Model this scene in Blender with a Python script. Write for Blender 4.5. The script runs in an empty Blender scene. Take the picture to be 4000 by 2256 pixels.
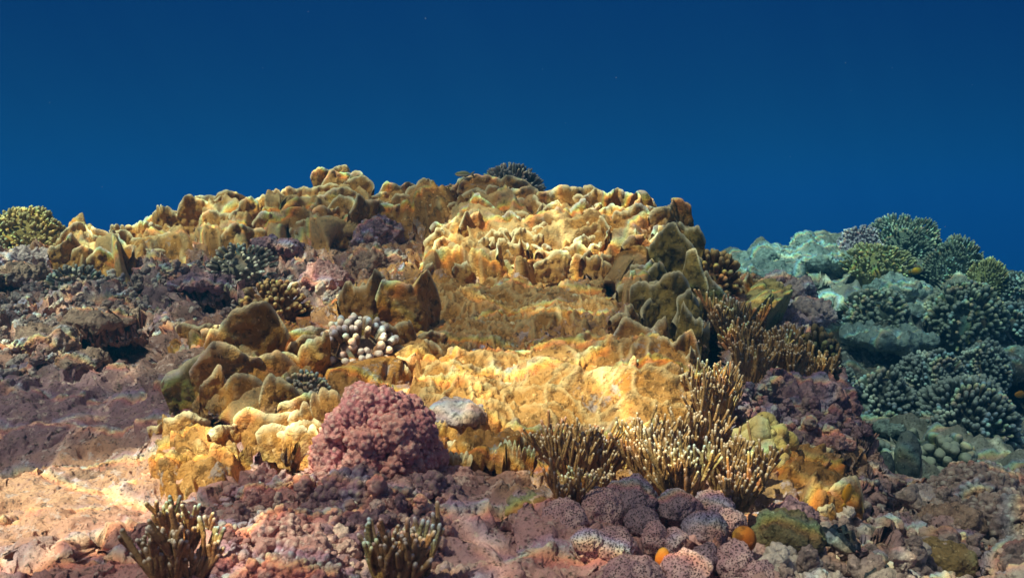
import bpy, math
import numpy as np
from mathutils import Matrix, Vector

S = bpy.context.scene
R = math.radians
# ------------------------------------------------------------------ camera
F = 3464.0                      # focal length in photo pixels (60 degrees across 4000 px)
PITCH = R(4.59)
cam_d = bpy.data.cameras.new('camera')
cam = bpy.data.objects.new('camera', cam_d)
S.collection.objects.link(cam)
cam_d.sensor_width = 36.0
cam_d.lens = 36.0 * F / 4000.0
cam_d.clip_start = 0.02
cam_d.clip_end = 500
cam.location = (0, 0, 0)
cam.rotation_euler = (R(90) - PITCH, 0, 0)
cam_d.dof.use_dof = True
cam_d.dof.focus_distance = 2.5
cam_d.dof.aperture_fstop = 10.0
S.camera = cam
# ------------------------------------------------------------------ world: blue water all round, daylight from above
SUN_TO = Vector((-0.42, -0.36, 0.83)).normalized()
sun_el = math.asin(SUN_TO.z)
sun_az = math.atan2(SUN_TO.x, SUN_TO.y)
W = bpy.data.worlds.new('World'); S.world = W
W.use_nodes = True
nt = W.node_tree; nt.nodes.clear()
def N(t, typ, **kw):
    n = t.nodes.new(typ)
    for k, v in kw.items(): setattr(n, k, v)
    return n
w_out = N(nt, 'ShaderNodeOutputWorld'); w_bg = N(nt, 'ShaderNodeBackground')
w_sky = N(nt, 'ShaderNodeTexSky', sky_type='NISHITA', sun_disc=False)
w_sky.sun_elevation = sun_el; w_sky.sun_rotation = sun_az
w_tc = N(nt, 'ShaderNodeTexCoord'); w_sep = N(nt, 'ShaderNodeSeparateXYZ')
nt.links.new(w_tc.outputs['Generated'], w_sep.inputs[0])
w_map = N(nt, 'ShaderNodeMapRange', interpolation_type='SMOOTHSTEP')
w_map.inputs['From Min'].default_value = 0.25; w_map.inputs['From Max'].default_value = 0.75
nt.links.new(w_sep.outputs['Z'], w_map.inputs['Value'])
w_mix = N(nt, 'ShaderNodeMix', data_type='RGBA')
nt.links.new(w_map.outputs[0], w_mix.inputs['Factor'])
WATER = (0.006, 0.14, .58)                      # horizontal water light (before the 0.1 strength)
w_mix.inputs['A'].default_value = (*WATER, 1)
w_tint = N(nt, 'ShaderNodeMix', data_type='RGBA', blend_type='MULTIPLY'); w_tint.inputs['Factor'].default_value = 1
nt.links.new(w_sky.outputs[0], w_tint.inputs['A']); w_tint.inputs['B'].default_value = (2.3, 1.15, .75, 1)
nt.links.new(w_tint.outputs['Result'], w_mix.inputs['B'])
nt.links.new(w_mix.outputs['Result'], w_bg.inputs['Color'])
w_bg.inputs['Strength'].default_value = 0.10
nt.links.new(w_bg.outputs[0], w_out.inputs[0])
# ------------------------------------------------------------------ sun
sl = bpy.data.lights.new('sun', 'SUN'); sl.energy = 5.0; sl.angle = R(0.4); sl.color = (1.0, 0.63, 0.37)
so = bpy.data.objects.new('sun', sl); S.collection.objects.link(so)
so.rotation_euler = (-SUN_TO).to_track_quat('-Z', 'Y').to_euler()
S.view_settings.view_transform = 'Standard'; S.view_settings.look = 'None'
S.view_settings.exposure = 1.52; S.view_settings.gamma = 1
S.cycles.volume_bounces = 1; S.cycles.use_adaptive_sampling = False
S.cycles.max_bounces = 5
S.cycles.transparent_max_bounces = 8
HAZE_DENSITY = 0.25
# ------------------------------------------------------------------ numeric noise
def _h(ix, iy, iz, s):
    with np.errstate(over='ignore'):
        h = (ix.astype(np.uint32) * np.uint32(374761393) + iy.astype(np.uint32) * np.uint32(668265263)
             + iz.astype(np.uint32) * np.uint32(2147483647) + np.uint32((s * 974634777 + 12345) & 0xffffffff))
        h = (h ^ (h >> np.uint32(13))) * np.uint32(1274126177)
        h = (h ^ (h >> np.uint32(15))) * np.uint32(2246822519)
        h = h ^ (h >> np.uint32(16))
    return h.astype(np.float64) / 4294967295.0
def vnoise(P, scale, seed=0):                   # value noise, -1..1
    Q = np.asarray(P) / scale + 1000.0
    I = np.floor(Q).astype(np.int64); f = Q - I
    f = f * f * f * (f * (f * 6 - 15) + 10)
    r = 0
    for a in (0, 1):
        wa = f[:, 0] if a else 1 - f[:, 0]
        for b in (0, 1):
            wb = f[:, 1] if b else 1 - f[:, 1]
            for c in (0, 1):
                wc = f[:, 2] if c else 1 - f[:, 2]
                r = r + wa * wb * wc * _h(I[:, 0] + a, I[:, 1] + b, I[:, 2] + c, seed)
    return r * 2 - 1
def fbm(P, scale, octv=4, seed=0, gain=0.5):
    r, a = 0, 1.0
    for o in range(octv):
        r = r + a * vnoise(P, scale, seed + o * 17); scale *= 0.47; a *= gain
    return r
def worley(P, scale, seed=0):
    Q = np.asarray(P) / scale + 1000.0
    I = np.floor(Q).astype(np.int64)
    f1 = np.full(len(Q), 9.0); f2 = np.full(len(Q), 9.0)
    for a in (-1, 0, 1):
        for b in (-1, 0, 1):
            for c in (-1, 0, 1):
                x, y, z = I[:, 0] + a, I[:, 1] + b, I[:, 2] + c
                dx = x + 0.1 + 0.8 * _h(x, y, z, seed + 1) - Q[:, 0]
                dy = y + 0.1 + 0.8 * _h(x, y, z, seed + 2) - Q[:, 1]
                dz = z + 0.1 + 0.8 * _h(x, y, z, seed + 3) - Q[:, 2]
                d = np.sqrt(dx * dx + dy * dy + dz * dz)
                f2 = np.minimum(f2, np.maximum(f1, d)); f1 = np.minimum(f1, d)
    return f1, f2
def sstep(a, b, x):
    t = np.clip((x - a) / (b - a), 0, 1); return t * t * (3 - 2 * t)
# ------------------------------------------------------------------ photo pixel + depth -> world point
FWD = np.array([0, math.cos(PITCH), -math.sin(PITCH)]); UP = np.array([0, math.sin(PITCH), math.cos(PITCH)]); RT = np.array([1.0, 0, 0])
def ray(u, v):
    u = np.asarray(u, float); v = np.asarray(v, float)
    return ((u - 2000) / F)[..., None] * RT - ((v - 1128) / F)[..., None] * UP + FWD
class Depth:                                    # smooth depth of a reef slope, thin-plate through survey points
    def __init__(self, pts):
        p = np.array(pts, float); self.c = p[:, :2] / 1000.0
        n = len(p); d = np.linalg.norm(self.c[:, None] - self.c[None], axis=2)
        K = self.k(d) + np.eye(n) * 0.004
        A = np.zeros((n + 3, n + 3)); A[:n, :n] = K; A[:n, n] = 1; A[:n, n + 1:] = self.c; A[n:, :n] = A[:n, n:].T
        b = np.zeros(n + 3); b[:n] = np.log(p[:, 2]); self.w = np.linalg.solve(A, b)
    def k(self, d): return np.where(d > 1e-9, d * d * np.log(np.maximum(d, 1e-9)), 0)
    def __call__(self, u, v):
        u = np.asarray(u, float); v = np.asarray(v, float); sh = u.shape
        q = np.stack([u.ravel(), v.ravel()], 1) / 1000.0
        n = len(self.c); r = self.w[n] + q @ self.w[n + 1:]
        for i in range(n): r = r + self.w[i] * self.k(np.hypot(q[:, 0] - self.c[i, 0], q[:, 1] - self.c[i, 1]))
        return np.exp(r).reshape(sh)
near_pts = []
for v, row in {
    2700: {-600: 1.0, 600: .93, 1600: .93, 2600: .95, 3400: 1.05, 4600: 1.15},
    2256: {-600: 1.45, 0: 1.35, 1000: 1.25, 2000: 1.22, 2800: 1.28, 3400: 1.45, 4000: 1.5, 4600: 1.55},
    1900: {-500: 1.9, 0: 1.75, 600: 1.62, 1200: 1.58, 1800: 1.63, 2400: 1.66, 2900: 1.75, 3300: 1.95, 3600: 2.2, 4000: 2.3},
    1650: {0: 2.1, 500: 2.12, 1000: 1.85, 1450: 1.78, 1800: 1.9, 2300: 1.95, 2700: 1.97, 3100: 2.25},
    1500: {1600: 2.12, 2000: 2.12, 2400: 2.1},
    1400: {-500: 2.6, 0: 2.5, 500: 2.5, 900: 2.2, 1200: 2.25, 1700: 2.22, 2200: 2.18, 2600: 2.2, 2900: 2.5, 3200: 2.9},
    1340: {1800: 2.30, 2200: 2.30},
    1310: {1800: 2.42, 2200: 2.42},
    1200: {0: 2.9, 600: 2.95, 1000: 2.75, 1500: 2.62, 1900: 2.68, 2300: 2.62, 2620: 2.6, 3000: 3.2},
    1090: {-500: 3.3, 0: 3.2, 600: 3.25, 1200: 3.1, 1700: 2.95, 2200: 2.87, 2600: 2.83, 2850: 3.1, 3000: 3.5},
    950: {-500: 3.7, 0: 3.55, 600: 3.65, 1200: 3.5, 1600: 3.3, 2000: 3.05, 2400: 2.97, 2650: 2.95, 2800: 3.4},
    800: {1100: 3.8, 1500: 3.75, 1900: 3.4, 2200: 3.22, 2500: 3.1},
    720: {1300: 3.95, 1900: 3.8}}.items():
    for u, d in row.items(): near_pts.append((u, v, d))
near_base = Depth(near_pts)
HOLES = [  # hollows under ledges: u, v, half width, half height, extra depth
    (475, 1345, 190, 72, .42), (580, 1310, 80, 46, .32), (870, 1178, 100, 52, .30), (700, 1055, 60, 20, .12), (1170, 1240, 90, 50, .2),
    (2790, 1400, 60, 110, .30), (1560, 1440, 40, 38, .16), (830, 1640, 80, 30, .18), (1120, 1850, 110, 60, .16),
    (1890, 1850, 130, 34, .2), (3540, 1960, 110, 80, .26), (3850, 2150, 70, 110, .26), (3950, 2020, 60, 50, .15), (3700, 2130, 50, 40, .12), (3450, 2180, 60, 50, .14), (3350, 2230, 60, 40, .12), (2640, 2200, 60, 60, .12),
    (70, 2180, 60, 36, .10), (400, 2150, 70, 60, .12), (900, 1960, 60, 30, .07), (1230, 2030, 60, 25, .06), (1400, 2100, 80, 60, .06), (60, 1110, 60, 24, .1), (3100, 1560, 90, 60, .1), (2000, 2062, 26, 22, .06),
    (1350, 940, 60, 50, .10), (1120, 900, 60, 45, .10), (2380, 1060, 80, 40, .10), (2420, 1130, 70, 50, .14), (3330, 1850, 60, 60, .1)]
def near_depth(u, v):
    u = np.asarray(u, float); v = np.asarray(v, float)
    d = near_base(u, v)
    q = np.stack([u.ravel(), v.ravel(), np.zeros(u.size)], 1)
    wob = (vnoise(q, 90, 5) * .30 + vnoise(q, 40, 6) * .2).reshape(u.shape)
    for (a, b, ru, rv, e) in HOLES:
        r = np.sqrt(((u - a) / ru) ** 2 + ((v - b) / rv) ** 2) + wob
        d = d + e * (1 - sstep(0.62, 1.05, r))
    return d
far_pts = []
for v, row in {
    2300: {2600: 2.6, 3400: 2.5, 4000: 2.4, 5000: 2.6},
    1900: {2800: 3.0, 3500: 2.9, 4000: 2.9, 5000: 3.2},
    1700: {2800: 3.6, 3400: 3.35, 3900: 3.5, 5000: 3.9},
    1500: {2800: 4.3, 3300: 3.9, 3700: 3.8, 4000: 4.3, 5000: 4.7},
    1300: {2700: 5.0, 3300: 4.6, 3700: 4.5, 4000: 4.9, 5000: 5.5},
    1150: {2700: 5.6, 3200: 5.2, 3600: 5.2, 4000: 5.6, 5000: 6.3},
    1020: {2600: 6.4, 3000: 6.0, 3400: 5.9, 3800: 6.0, 4200: 6.4, 5000: 7.2},
    930: {3200: 6.4, 3500: 6.4, 3800: 6.6}}.items():
    for u, d in row.items(): far_pts.append((u, v, d))
far_base = Depth(far_pts)
FHOLES = [(3390, 1085, 90, 40, .5), (3170, 1140, 60, 45, .4), (3640, 1360, 130, 60, .6), (3600, 1100, 60, 60, .5), (3330, 1340, 140, 50, .4),
          (3980, 1540, 70, 110, 1.2), (3760, 1330, 90, 60, .5), (3240, 1330, 60, 120, .4), (3420, 1700, 80, 40, .3)]
def far_depth(u, v):
    u = np.asarray(u, float); v = np.asarray(v, float)
    d = far_base(u, v)
    q = np.stack([u.ravel(), v.ravel(), np.zeros(u.size)], 1)
    wob = (vnoise(q, 90, 15) * .35 + vnoise(q, 40, 16) * .2).reshape(u.shape)
    for (a, b, ru, rv, e) in FHOLES:
        r = np.sqrt(((u - a) / ru) ** 2 + ((v - b) / rv) ** 2) + wob
        d = d + e * (1 - sstep(0.5, 1.1, r))
    return d
def at(u, v, far=False, back=0.0):
    d = float((far_depth if far else near_depth)(np.array([u]), np.array([v]))[0]) + back
    return ray(u, v) * d, d
# ------------------------------------------------------------------ mesh helpers
def mesh_obj(name, V, faces, mat, parent=None, loc=None, tip=None, col=None):
    """faces: list of index arrays (n,3) or (n,4).  Vertices are given in the parent's frame."""
    me = bpy.data.meshes.new(name)
    V = np.asarray(V, np.float32)
    fl = [np.asarray(f, np.int32) for f in faces if len(f)]
    nl = sum(f.size for f in fl); nf = sum(len(f) for f in fl)
    me.vertices.add(len(V)); me.vertices.foreach_set('co', V.ravel())
    me.loops.add(nl); me.polygons.add(nf)
    me.loops.foreach_set('vertex_index', np.concatenate([f.ravel() for f in fl]))
    tot = np.concatenate([np.full(len(f), f.shape[1], np.int32) for f in fl])
    st = np.zeros(nf, np.int32); st[1:] = np.cumsum(tot)[:-1]
    me.polygons.foreach_set('loop_start', st); me.polygons.foreach_set('loop_total', tot)
    me.polygons.foreach_set('use_smooth', np.ones(nf, bool))
    if tip is not None:
        a = me.attributes.new('tip', 'FLOAT', 'POINT'); a.data.foreach_set('value', np.asarray(tip, np.float32))
    if col is not None:
        a = me.attributes.new('zone', 'FLOAT_COLOR', 'POINT')
        c = np.ones((len(V), 4), np.float32); c[:, :3] = col; a.data.foreach_set('color', c.ravel())
    me.update(calc_edges=True); me.validate()
    me.materials.append(mat)
    o = bpy.data.objects.new(name, me); S.collection.objects.link(o)
    if loc is not None: o.location = loc
    if parent is not None: o.parent = parent
    return o
def grid_faces(n, m, close_m=False):
    i = np.arange(n - 1)[:, None]; j = np.arange(m if close_m else m - 1)[None]
    j2 = (j + 1) % m
    a = i * m + j; b = i * m + j2; c = (i + 1) * m + j2; d = (i + 1) * m + j
    return np.stack([a, b, c, d], -1).reshape(-1, 4)
class MB:
    def __init__(s): s.V = []; s.Q = []; s.T = []; s.tip = []; s.n = 0
    def add(s, V, Q=None, T=None, tip=None):
        V = np.asarray(V, float)
        if Q is not None and len(Q): s.Q.append(np.asarray(Q) + s.n)
        if T is not None and len(T): s.T.append(np.asarray(T) + s.n)
        s.V.append(V); s.tip.append(np.zeros(len(V)) if tip is None else np.asarray(tip, float)); s.n += len(V)
    def tube(s, pts, rad, sides=6, tiplen=0.25):
        pts = np.asarray(pts, float); rad = np.asarray(rad, float); n = len(pts)
        # round the end
        e = pts[-1] - pts[-2]; L = np.linalg.norm(e) + 1e-9; e = e / L; r = rad[-1]
        pts = np.vstack([pts, pts[-1] + e * r * .6, pts[-1] + e * r * .95]); rad = np.r_[rad, r * .75, r * .25]
        n = len(pts); d = np.gradient(pts, axis=0); d /= np.linalg.norm(d, axis=1)[:, None] + 1e-9
        ref = np.array([0.31, 0.87, 0.13]); a = np.cross(d, ref); a /= np.linalg.norm(a, axis=1)[:, None] + 1e-9
        b = np.cross(d, a); th = np.arange(sides) / sides * 2 * math.pi
        V = pts[:, None] + rad[:, None, None] * (np.cos(th)[None, :, None] * a[:, None] + np.sin(th)[None, :, None] * b[:, None])
        V = V.reshape(-1, 3); Q = grid_faces(n, sides, True)
        seg = np.r_[0, np.cumsum(np.linalg.norm(np.diff(pts, axis=0), axis=1))]
        t = sstep(seg[-1] - tiplen, seg[-1], seg)
        k = len(V); V = np.vstack([V, pts[-1] + e * r * .1]); base = (n - 1) * sides
        T = [[base + j, base + (j + 1) % sides, k] for j in range(sides)]
        s.add(V, Q, T, np.r_[np.repeat(t, sides), 1.0])
    def build(s, name, mat, parent=None, loc=None):
        return mesh_obj(name, np.vstack(s.V), ([np.vstack(s.Q)] if s.Q else []) + ([np.vstack(s.T)] if s.T else []), mat, parent, loc, np.concatenate(s.tip))
_ico = {}
def ico(level):
    if level in _ico: return _ico[level]
    t = (1 + 5 ** .5) / 2
    V = [(-1, t, 0), (1, t, 0), (-1, -t, 0), (1, -t, 0), (0, -1, t), (0, 1, t), (0, -1, -t), (0, 1, -t), (t, 0, -1), (t, 0, 1), (-t, 0, -1), (-t, 0, 1)]
    T = [(0, 11, 5), (0, 5, 1), (0, 1, 7), (0, 7, 10), (0, 10, 11), (1, 5, 9), (5, 11, 4), (11, 10, 2), (10, 7, 6), (7, 1, 8), (3, 9, 4), (3, 4, 2), (3, 2, 6), (3, 6, 8), (3, 8, 9), (4, 9, 5), (2, 4, 11), (6, 2, 10), (8, 6, 7), (9, 8, 1)]
    V = [np.array(v, float) / np.linalg.norm(v) for v in V]
    for _ in range(level):
        cache = {}; T2 = []
        def mid(a, b):
            k = (min(a, b), max(a, b))
            if k not in cache:
                m = V[a] + V[b]; V.append(m / np.linalg.norm(m)); cache[k] = len(V) - 1
            return cache[k]
        for a, b, c in T:
            x, y, z = mid(a, b), mid(b, c), mid(c, a); T2 += [(a, x, z), (b, y, x), (c, z, y), (x, y, z)]
        T = T2
    _ico[level] = (np.array(V), np.array(T)); return _ico[level]
def empty(name, loc):
    o = bpy.data.objects.new(name, None); S.collection.objects.link(o)
    o.location = loc; o.empty_display_size = .05; return o
def tag(o, label, cat, group=None, kind=None):
    o['label'] = label; o['category'] = cat
    if group: o['group'] = group
    if kind: o['kind'] = kind
    return o
def struct(o): o['kind'] = 'structure'; return o
def rotz_to(d, spin=0.0):
    q = Vector((0, 0, 1)).rotation_difference(Vector(d).normalized())
    return (q.to_matrix() @ Matrix.Rotation(spin, 3, 'Z'))
# ------------------------------------------------------------------ materials
def principled(name, rough=.75):
    m = bpy.data.materials.new(name); m.use_nodes = True
    b = m.node_tree.nodes['Principled BSDF']; b.inputs['Roughness'].default_value = rough
    b.inputs['Specular IOR Level'].default_value = .25
    return m, m.node_tree, b
def noise(t, co, scale, detail=5, rough=.6):
    n = N(t, 'ShaderNodeTexNoise'); n.inputs['Scale'].default_value = scale; n.inputs['Detail'].default_value = detail; n.inputs['Roughness'].default_value = rough
    t.links.new(co, n.inputs['Vector']); return n.outputs['Fac']
def ramp(t, f, a, b):
    n = N(t, 'ShaderNodeMapRange', interpolation_type='SMOOTHSTEP'); n.inputs['From Min'].default_value = a; n.inputs['From Max'].default_value = b
    t.links.new(f, n.inputs['Value']); return n.outputs[0]
def mix(t, f, a, b, mode='MIX'):
    n = N(t, 'ShaderNodeMix', data_type='RGBA', blend_type=mode)
    if isinstance(f, (int, float)): n.inputs['Factor'].default_value = f
    else: t.links.new(f, n.inputs['Factor'])
    for k, x in (('A', a), ('B', b)):
        if isinstance(x, tuple): n.inputs[k].default_value = (*x, 1)
        else: t.links.new(x, n.inputs[k])
    return n.outputs['Result']
def bump(t, b, f, strength=.5, dist=.004):
    n = N(t, 'ShaderNodeBump'); n.inputs['Strength'].default_value = strength; n.inputs['Distance'].default_value = dist
    t.links.new(f, n.inputs['Height']); t.links.new(n.outputs[0], b.inputs['Normal'])
def coral_mat(name, c1, c2, tip, s1=9, s2=60, bs=240, bstr=.6, spot=None, rough=.75):
    m, t, b = principled(name, rough)
    co = N(t, 'ShaderNodeTexCoord').outputs['Object']
    oi = N(t, 'ShaderNodeObjectInfo')
    vm = N(t, 'ShaderNodeVectorMath', operation='ADD'); t.links.new(co, vm.inputs[0])
    sc = N(t, 'ShaderNodeVectorMath', operation='SCALE'); sc.inputs[0].default_value = (7.1, 3.3, 5.7); t.links.new(oi.outputs['Random'], sc.inputs['Scale'])
    t.links.new(sc.outputs[0], vm.inputs[1]); co = vm.outputs[0]
    n1 = noise(t, co, s1, 4); n2 = noise(t, co, s2, 5, .65)
    c = mix(t, ramp(t, n1, .38, .66), c1, c2)
    dk = tuple(x * .45 for x in c1); pl = tuple(min(.85, x * 1.45 + .05) for x in c2)
    c = mix(t, ramp(t, n2, .50, .64), c, dk)
    c = mix(t, ramp(t, noise(t, co, s2 * 1.6, 5, .7), .58, .68), c, pl)
    n4 = noise(t, co, s2 * .9, 6, .72)
    if spot: c = mix(t, ramp(t, noise(t, co, s1 * 1.7, 6, .7), .60, .68), c, spot)
    at_ = N(t, 'ShaderNodeAttribute', attribute_name='tip')
    c = mix(t, at_.outputs['Fac'], c, tip)
    t.links.new(c, b.inputs['Base Color'])
    ad = N(t, 'ShaderNodeMath', operation='MULTIPLY_ADD'); t.links.new(n4, ad.inputs[0]); ad.inputs[1].default_value = 1.8; t.links.new(noise(t, co, bs, 3), ad.inputs[2])
    bump(t, b, ad.outputs[0], bstr, .006)
    return m
def rock_mat(name, spots, bstr=.9):
    m, t, b = principled(name, .85)
    co = N(t, 'ShaderNodeTexCoord').outputs['Object']
    z = N(t, 'ShaderNodeAttribute', attribute_name='zone').outputs['Color']
    big = noise(t, co, 5, 6, .65); med = noise(t, co, 22, 6, .7); fine = noise(t, co, 130, 5, .75)
    c = mix(t, ramp(t, med, .50, .62), z, mix(t, .62, z, spots[0]))
    c = mix(t, ramp(t, big, .54, .64), c, mix(t, .6, c, spots[1]))
    c = mix(t, ramp(t, noise(t, co, 34, 5, .7), .56, .62), c, spots[2])
    c = mix(t, ramp(t, noise(t, co, 55, 5, .75), .57, .64), c, spots[1])
    c = mix(t, ramp(t, fine, .50, .72), c, mix(t, 1.0, c, (.42, .38, .40), 'MULTIPLY'))
    vo = N(t, 'ShaderNodeTexVoronoi'); vo.inputs['Scale'].default_value = 75; t.links.new(co, vo.inputs['Vector'])
    pit = ramp(t, vo.outputs['Distance'], .10, .26)
    c = mix(t, pit, mix(t, 1.0, c, (.35, .32, .34), 'MULTIPLY'), c)
    t.links.new(c, b.inputs['Base Color'])
    ad = N(t, 'ShaderNodeMath', operation='ADD'); t.links.new(fine, ad.inputs[0]); t.links.new(med, ad.inputs[1])
    bump(t, b, ad.outputs[0], bstr, .008)
    return m
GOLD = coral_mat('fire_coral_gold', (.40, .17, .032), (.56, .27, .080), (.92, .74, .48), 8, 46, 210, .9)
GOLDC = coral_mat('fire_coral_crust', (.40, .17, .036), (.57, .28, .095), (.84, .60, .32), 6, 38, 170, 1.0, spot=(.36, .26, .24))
SHADED_OLIVE = coral_mat('fire_coral_shaded_olive', (.22, .14, .035), (.34, .22, .06), (.88, .74, .50), 8, 46, 210, .7)  # gold darkened to olive, putting the shade over these plates into colour
DARKFING = coral_mat('dark_finger_fire_coral', (.32, .17, .075), (.43, .25, .12), (.72, .62, .58), 12, 80, 300, .5)
BROWN = coral_mat('finger_fire_coral', (.38, .195, .075), (.50, .29, .125), (.78, .62, .50), 12, 80, 300, .5)
TAN = coral_mat('tan_finger_coral', (.20, .085, .03), (.32, .15, .055), (.74, .48, .22), 12, 80, 300, .5)
WHITE = coral_mat('pale_finger_coral', (.26, .14, .09), (.36, .22, .15), (.84, .70, .66), 12, 80, 300, .5)
GREY = coral_mat('grey_finger_coral', (.17, .14, .12), (.26, .22, .18), (.56, .50, .42), 12, 80, 300, .5)
PINK = coral_mat('pink_cauliflower_coral', (.62, .23, .27), (.72, .34, .31), (.88, .60, .56), 11, 60, 300, .7, spot=(.36, .14, .22))
PINKROCK = coral_mat('pink_coralline', (.50, .22, .22), (.70, .40, .38), (.85, .62, .56), 14, 60, 160, .9, spot=(.26, .17, .21))
PURPLE = coral_mat('purple_rock', (.24, .13, .18), (.40, .23, .27), (.5, .35, .3), 14, 50, 130, 1, spot=(.42, .27, .22))
PALEROCK = coral_mat('pale_dead_coral', (.42, .31, .33), (.60, .44, .44), (.75, .6, .55), 7, 50, 120, 1, spot=(.30, .22, .18))
PINKGREY = coral_mat('pink_grey_rock', (.30, .20, .20), (.50, .34, .31), (.80, .66, .60), 14, 60, 130, 1, spot=(.15, .10, .10))
GREYROCK = coral_mat('grey_rock', (.32, .19, .15), (.50, .32, .25), (.6, .42, .35), 14, 50, 130, 1, spot=(.14, .11, .10))
FARROCK = coral_mat('haze_tinted_far_rock', (.25, .30, .29), (.38, .45, .43), (.5, .52, .48), 5, 30, 70, 1, spot=(.22, .20, .14))  # blue cast of distant water haze mixed into the rock colour
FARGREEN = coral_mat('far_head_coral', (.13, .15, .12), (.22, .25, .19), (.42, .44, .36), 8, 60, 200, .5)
FARDARK = coral_mat('haze_tinted_dark_coral', (.08, .095, .095), (.14, .16, .16), (.38, .42, .40), 8, 60, 200, .5)  # bluish, so part of the water haze sits in the colour
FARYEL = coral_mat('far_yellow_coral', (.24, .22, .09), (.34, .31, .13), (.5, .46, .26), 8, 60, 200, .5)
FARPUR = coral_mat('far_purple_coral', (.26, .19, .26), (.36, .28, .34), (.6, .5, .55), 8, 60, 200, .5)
PALEYEL = coral_mat('pale_yellow_coral', (.50, .36, .13), (.60, .46, .20), (.75, .62, .35), 10, 70, 240, .5)
FUZZ = coral_mat('green_soft_coral', (.20, .155, .08), (.30, .24, .13), (.46, .38, .22), 20, 90, 200, 1)
ORANGE = coral_mat('orange_sponge', (.38, .125, .02), (.44, .16, .03), (.5, .25, .08), 20, 30, 400, .3)
def dotted_mat(name, c1, c2, dot, scale):
    m, t, b = principled(name, .7)
    co = N(t, 'ShaderNodeTexCoord').outputs['Object']
    c = mix(t, ramp(t, noise(t, co, 24, 4), .4, .62), c1, c2)
    wv = N(t, 'ShaderNodeTexNoise'); wv.inputs['Scale'].default_value = 60; t.links.new(co, wv.inputs['Vector'])
    v2 = N(t, 'ShaderNodeVectorMath', operation='MULTIPLY_ADD'); t.links.new(wv.outputs['Color'], v2.inputs[0]); v2.inputs[1].default_value = (.006,) * 3; t.links.new(co, v2.inputs[2])
    vo = N(t, 'ShaderNodeTexVoronoi'); vo.inputs['Scale'].default_value = scale; t.links.new(v2.outputs[0], vo.inputs['Vector'])
    f = ramp(t, vo.outputs['Distance'], .30, .44)
    c = mix(t, f, dot, c)
    t.links.new(c, b.inputs['Base Color']); bump(t, b, f, .8, .003); return m
DOTTED = dotted_mat('speckled_crust', (.42, .23, .27), (.58, .36, .37), (.06, .03, .035), 330)
DOTDARK = dotted_mat('dark_speckled_crust', (.22, .14, .19), (.30, .19, .24), (.035, .02, .025), 330)
ROCK = rock_mat('reef_rock', [(.52, .30, .28), (.15, .095, .085), (.70, .48, .45)])
FAR = rock_mat('far_reef_rock', [(.44, .42, .38), (.16, .15, .12), (.5, .48, .43)], .7)
def plain(name, c, rough=.5):
    m, t, b = principled(name, rough); co = N(t, 'ShaderNodeTexCoord').outputs['Object']
    t.links.new(mix(t, ramp(t, noise(t, co, 40, 4), .4, .6), tuple(x * .8 for x in c), c), b.inputs['Base Color']); return m
# ------------------------------------------------------------------ reef rock (near slope)
def crest(tab, u): a = np.array(tab, float); return np.interp(u, a[:, 0], a[:, 1])
NEAR_CREST = [(-800, 1000), (0, 965), (250, 975), (480, 1000), (620, 960), (750, 905), (900, 855), (1050, 805), (1200, 775), (1300, 735), (1400, 750), (1500, 775), (1700, 775), (1850, 750), (2000, 760), (2100, 808), (2300, 815), (2500, 840), (2620, 870), (2690, 940),
              (2760, 1000), (2880, 1060), (3000, 1120), (3200, 1250), (3290, 1420), (3360, 1600), (3400, 1760), (3500, 1880), (3700, 1905), (4000, 1840), (4700, 1880)]
FAR_CREST = [(2300, 1060), (2700, 1030), (2860, 1000), (3000, 975), (3150, 945), (3280, 930), (3500, 935), (3700, 985), (3850, 1040), (3950, 1085), (4100, 1130), (5200, 1300)]
def slope_grid(depth, tab, u0, u1, du, vbot, nv, nback, drop):
    u = np.arange(u0, u1 + du, du); vc = crest(tab, u) 
    t = np.linspace(0, 1, nv)
    U = np.repeat(u[None], nv, 0); V = vbot + (vc - vbot)[None] * t[:, None]
    D = depth(U, V); P = ray(U, V) * D[..., None]
    top = P[-1]; hd = ray(u, np.full_like(u, 850.0)); hd[:, 2] = 0; hd /= np.linalg.norm(hd, axis=1)[:, None]
    s = (np.arange(1, nback + 1) / nback)[:, None, None]
    B = top[None] + hd[None] * s * (1.1 * drop) + np.array([0, 0, -1.0]) * (s ** 1.6) * drop
    return U, V, np.concatenate([P, B], 0)
def normals(P):
    a = np.gradient(P, axis=0); b = np.gradient(P, axis=1)
    n = np.cross(b, a); n /= np.linalg.norm(n, axis=2)[..., None] + 1e-12
    return n
ZONES = [  # crust and algae colours, plus painted sunlit ridge and shaded mound edge: u, v, radius u, radius v, colour
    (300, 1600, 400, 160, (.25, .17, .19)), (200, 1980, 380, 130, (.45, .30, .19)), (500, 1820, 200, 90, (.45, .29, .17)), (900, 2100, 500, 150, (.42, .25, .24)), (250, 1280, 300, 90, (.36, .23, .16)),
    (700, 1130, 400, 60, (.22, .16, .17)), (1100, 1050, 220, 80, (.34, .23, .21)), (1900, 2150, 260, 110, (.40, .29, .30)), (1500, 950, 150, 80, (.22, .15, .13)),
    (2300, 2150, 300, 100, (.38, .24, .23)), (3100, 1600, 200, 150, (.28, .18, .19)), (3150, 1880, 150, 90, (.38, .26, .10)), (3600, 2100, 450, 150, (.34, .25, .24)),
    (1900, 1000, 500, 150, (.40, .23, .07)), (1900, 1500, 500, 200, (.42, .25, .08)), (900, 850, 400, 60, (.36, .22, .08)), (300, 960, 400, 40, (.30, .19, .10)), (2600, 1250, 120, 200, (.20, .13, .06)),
    (700, 1450, 200, 60, (.24, .17, .13)), (2850, 1250, 150, 150, (.28, .18, .12)), (3150, 1180, 140, 70, (.44, .37, .42)), (1750, 1900, 200, 60, (.20, .13, .13)), (2050, 1980, 60, 40, (.32, .22, .12))]
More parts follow.
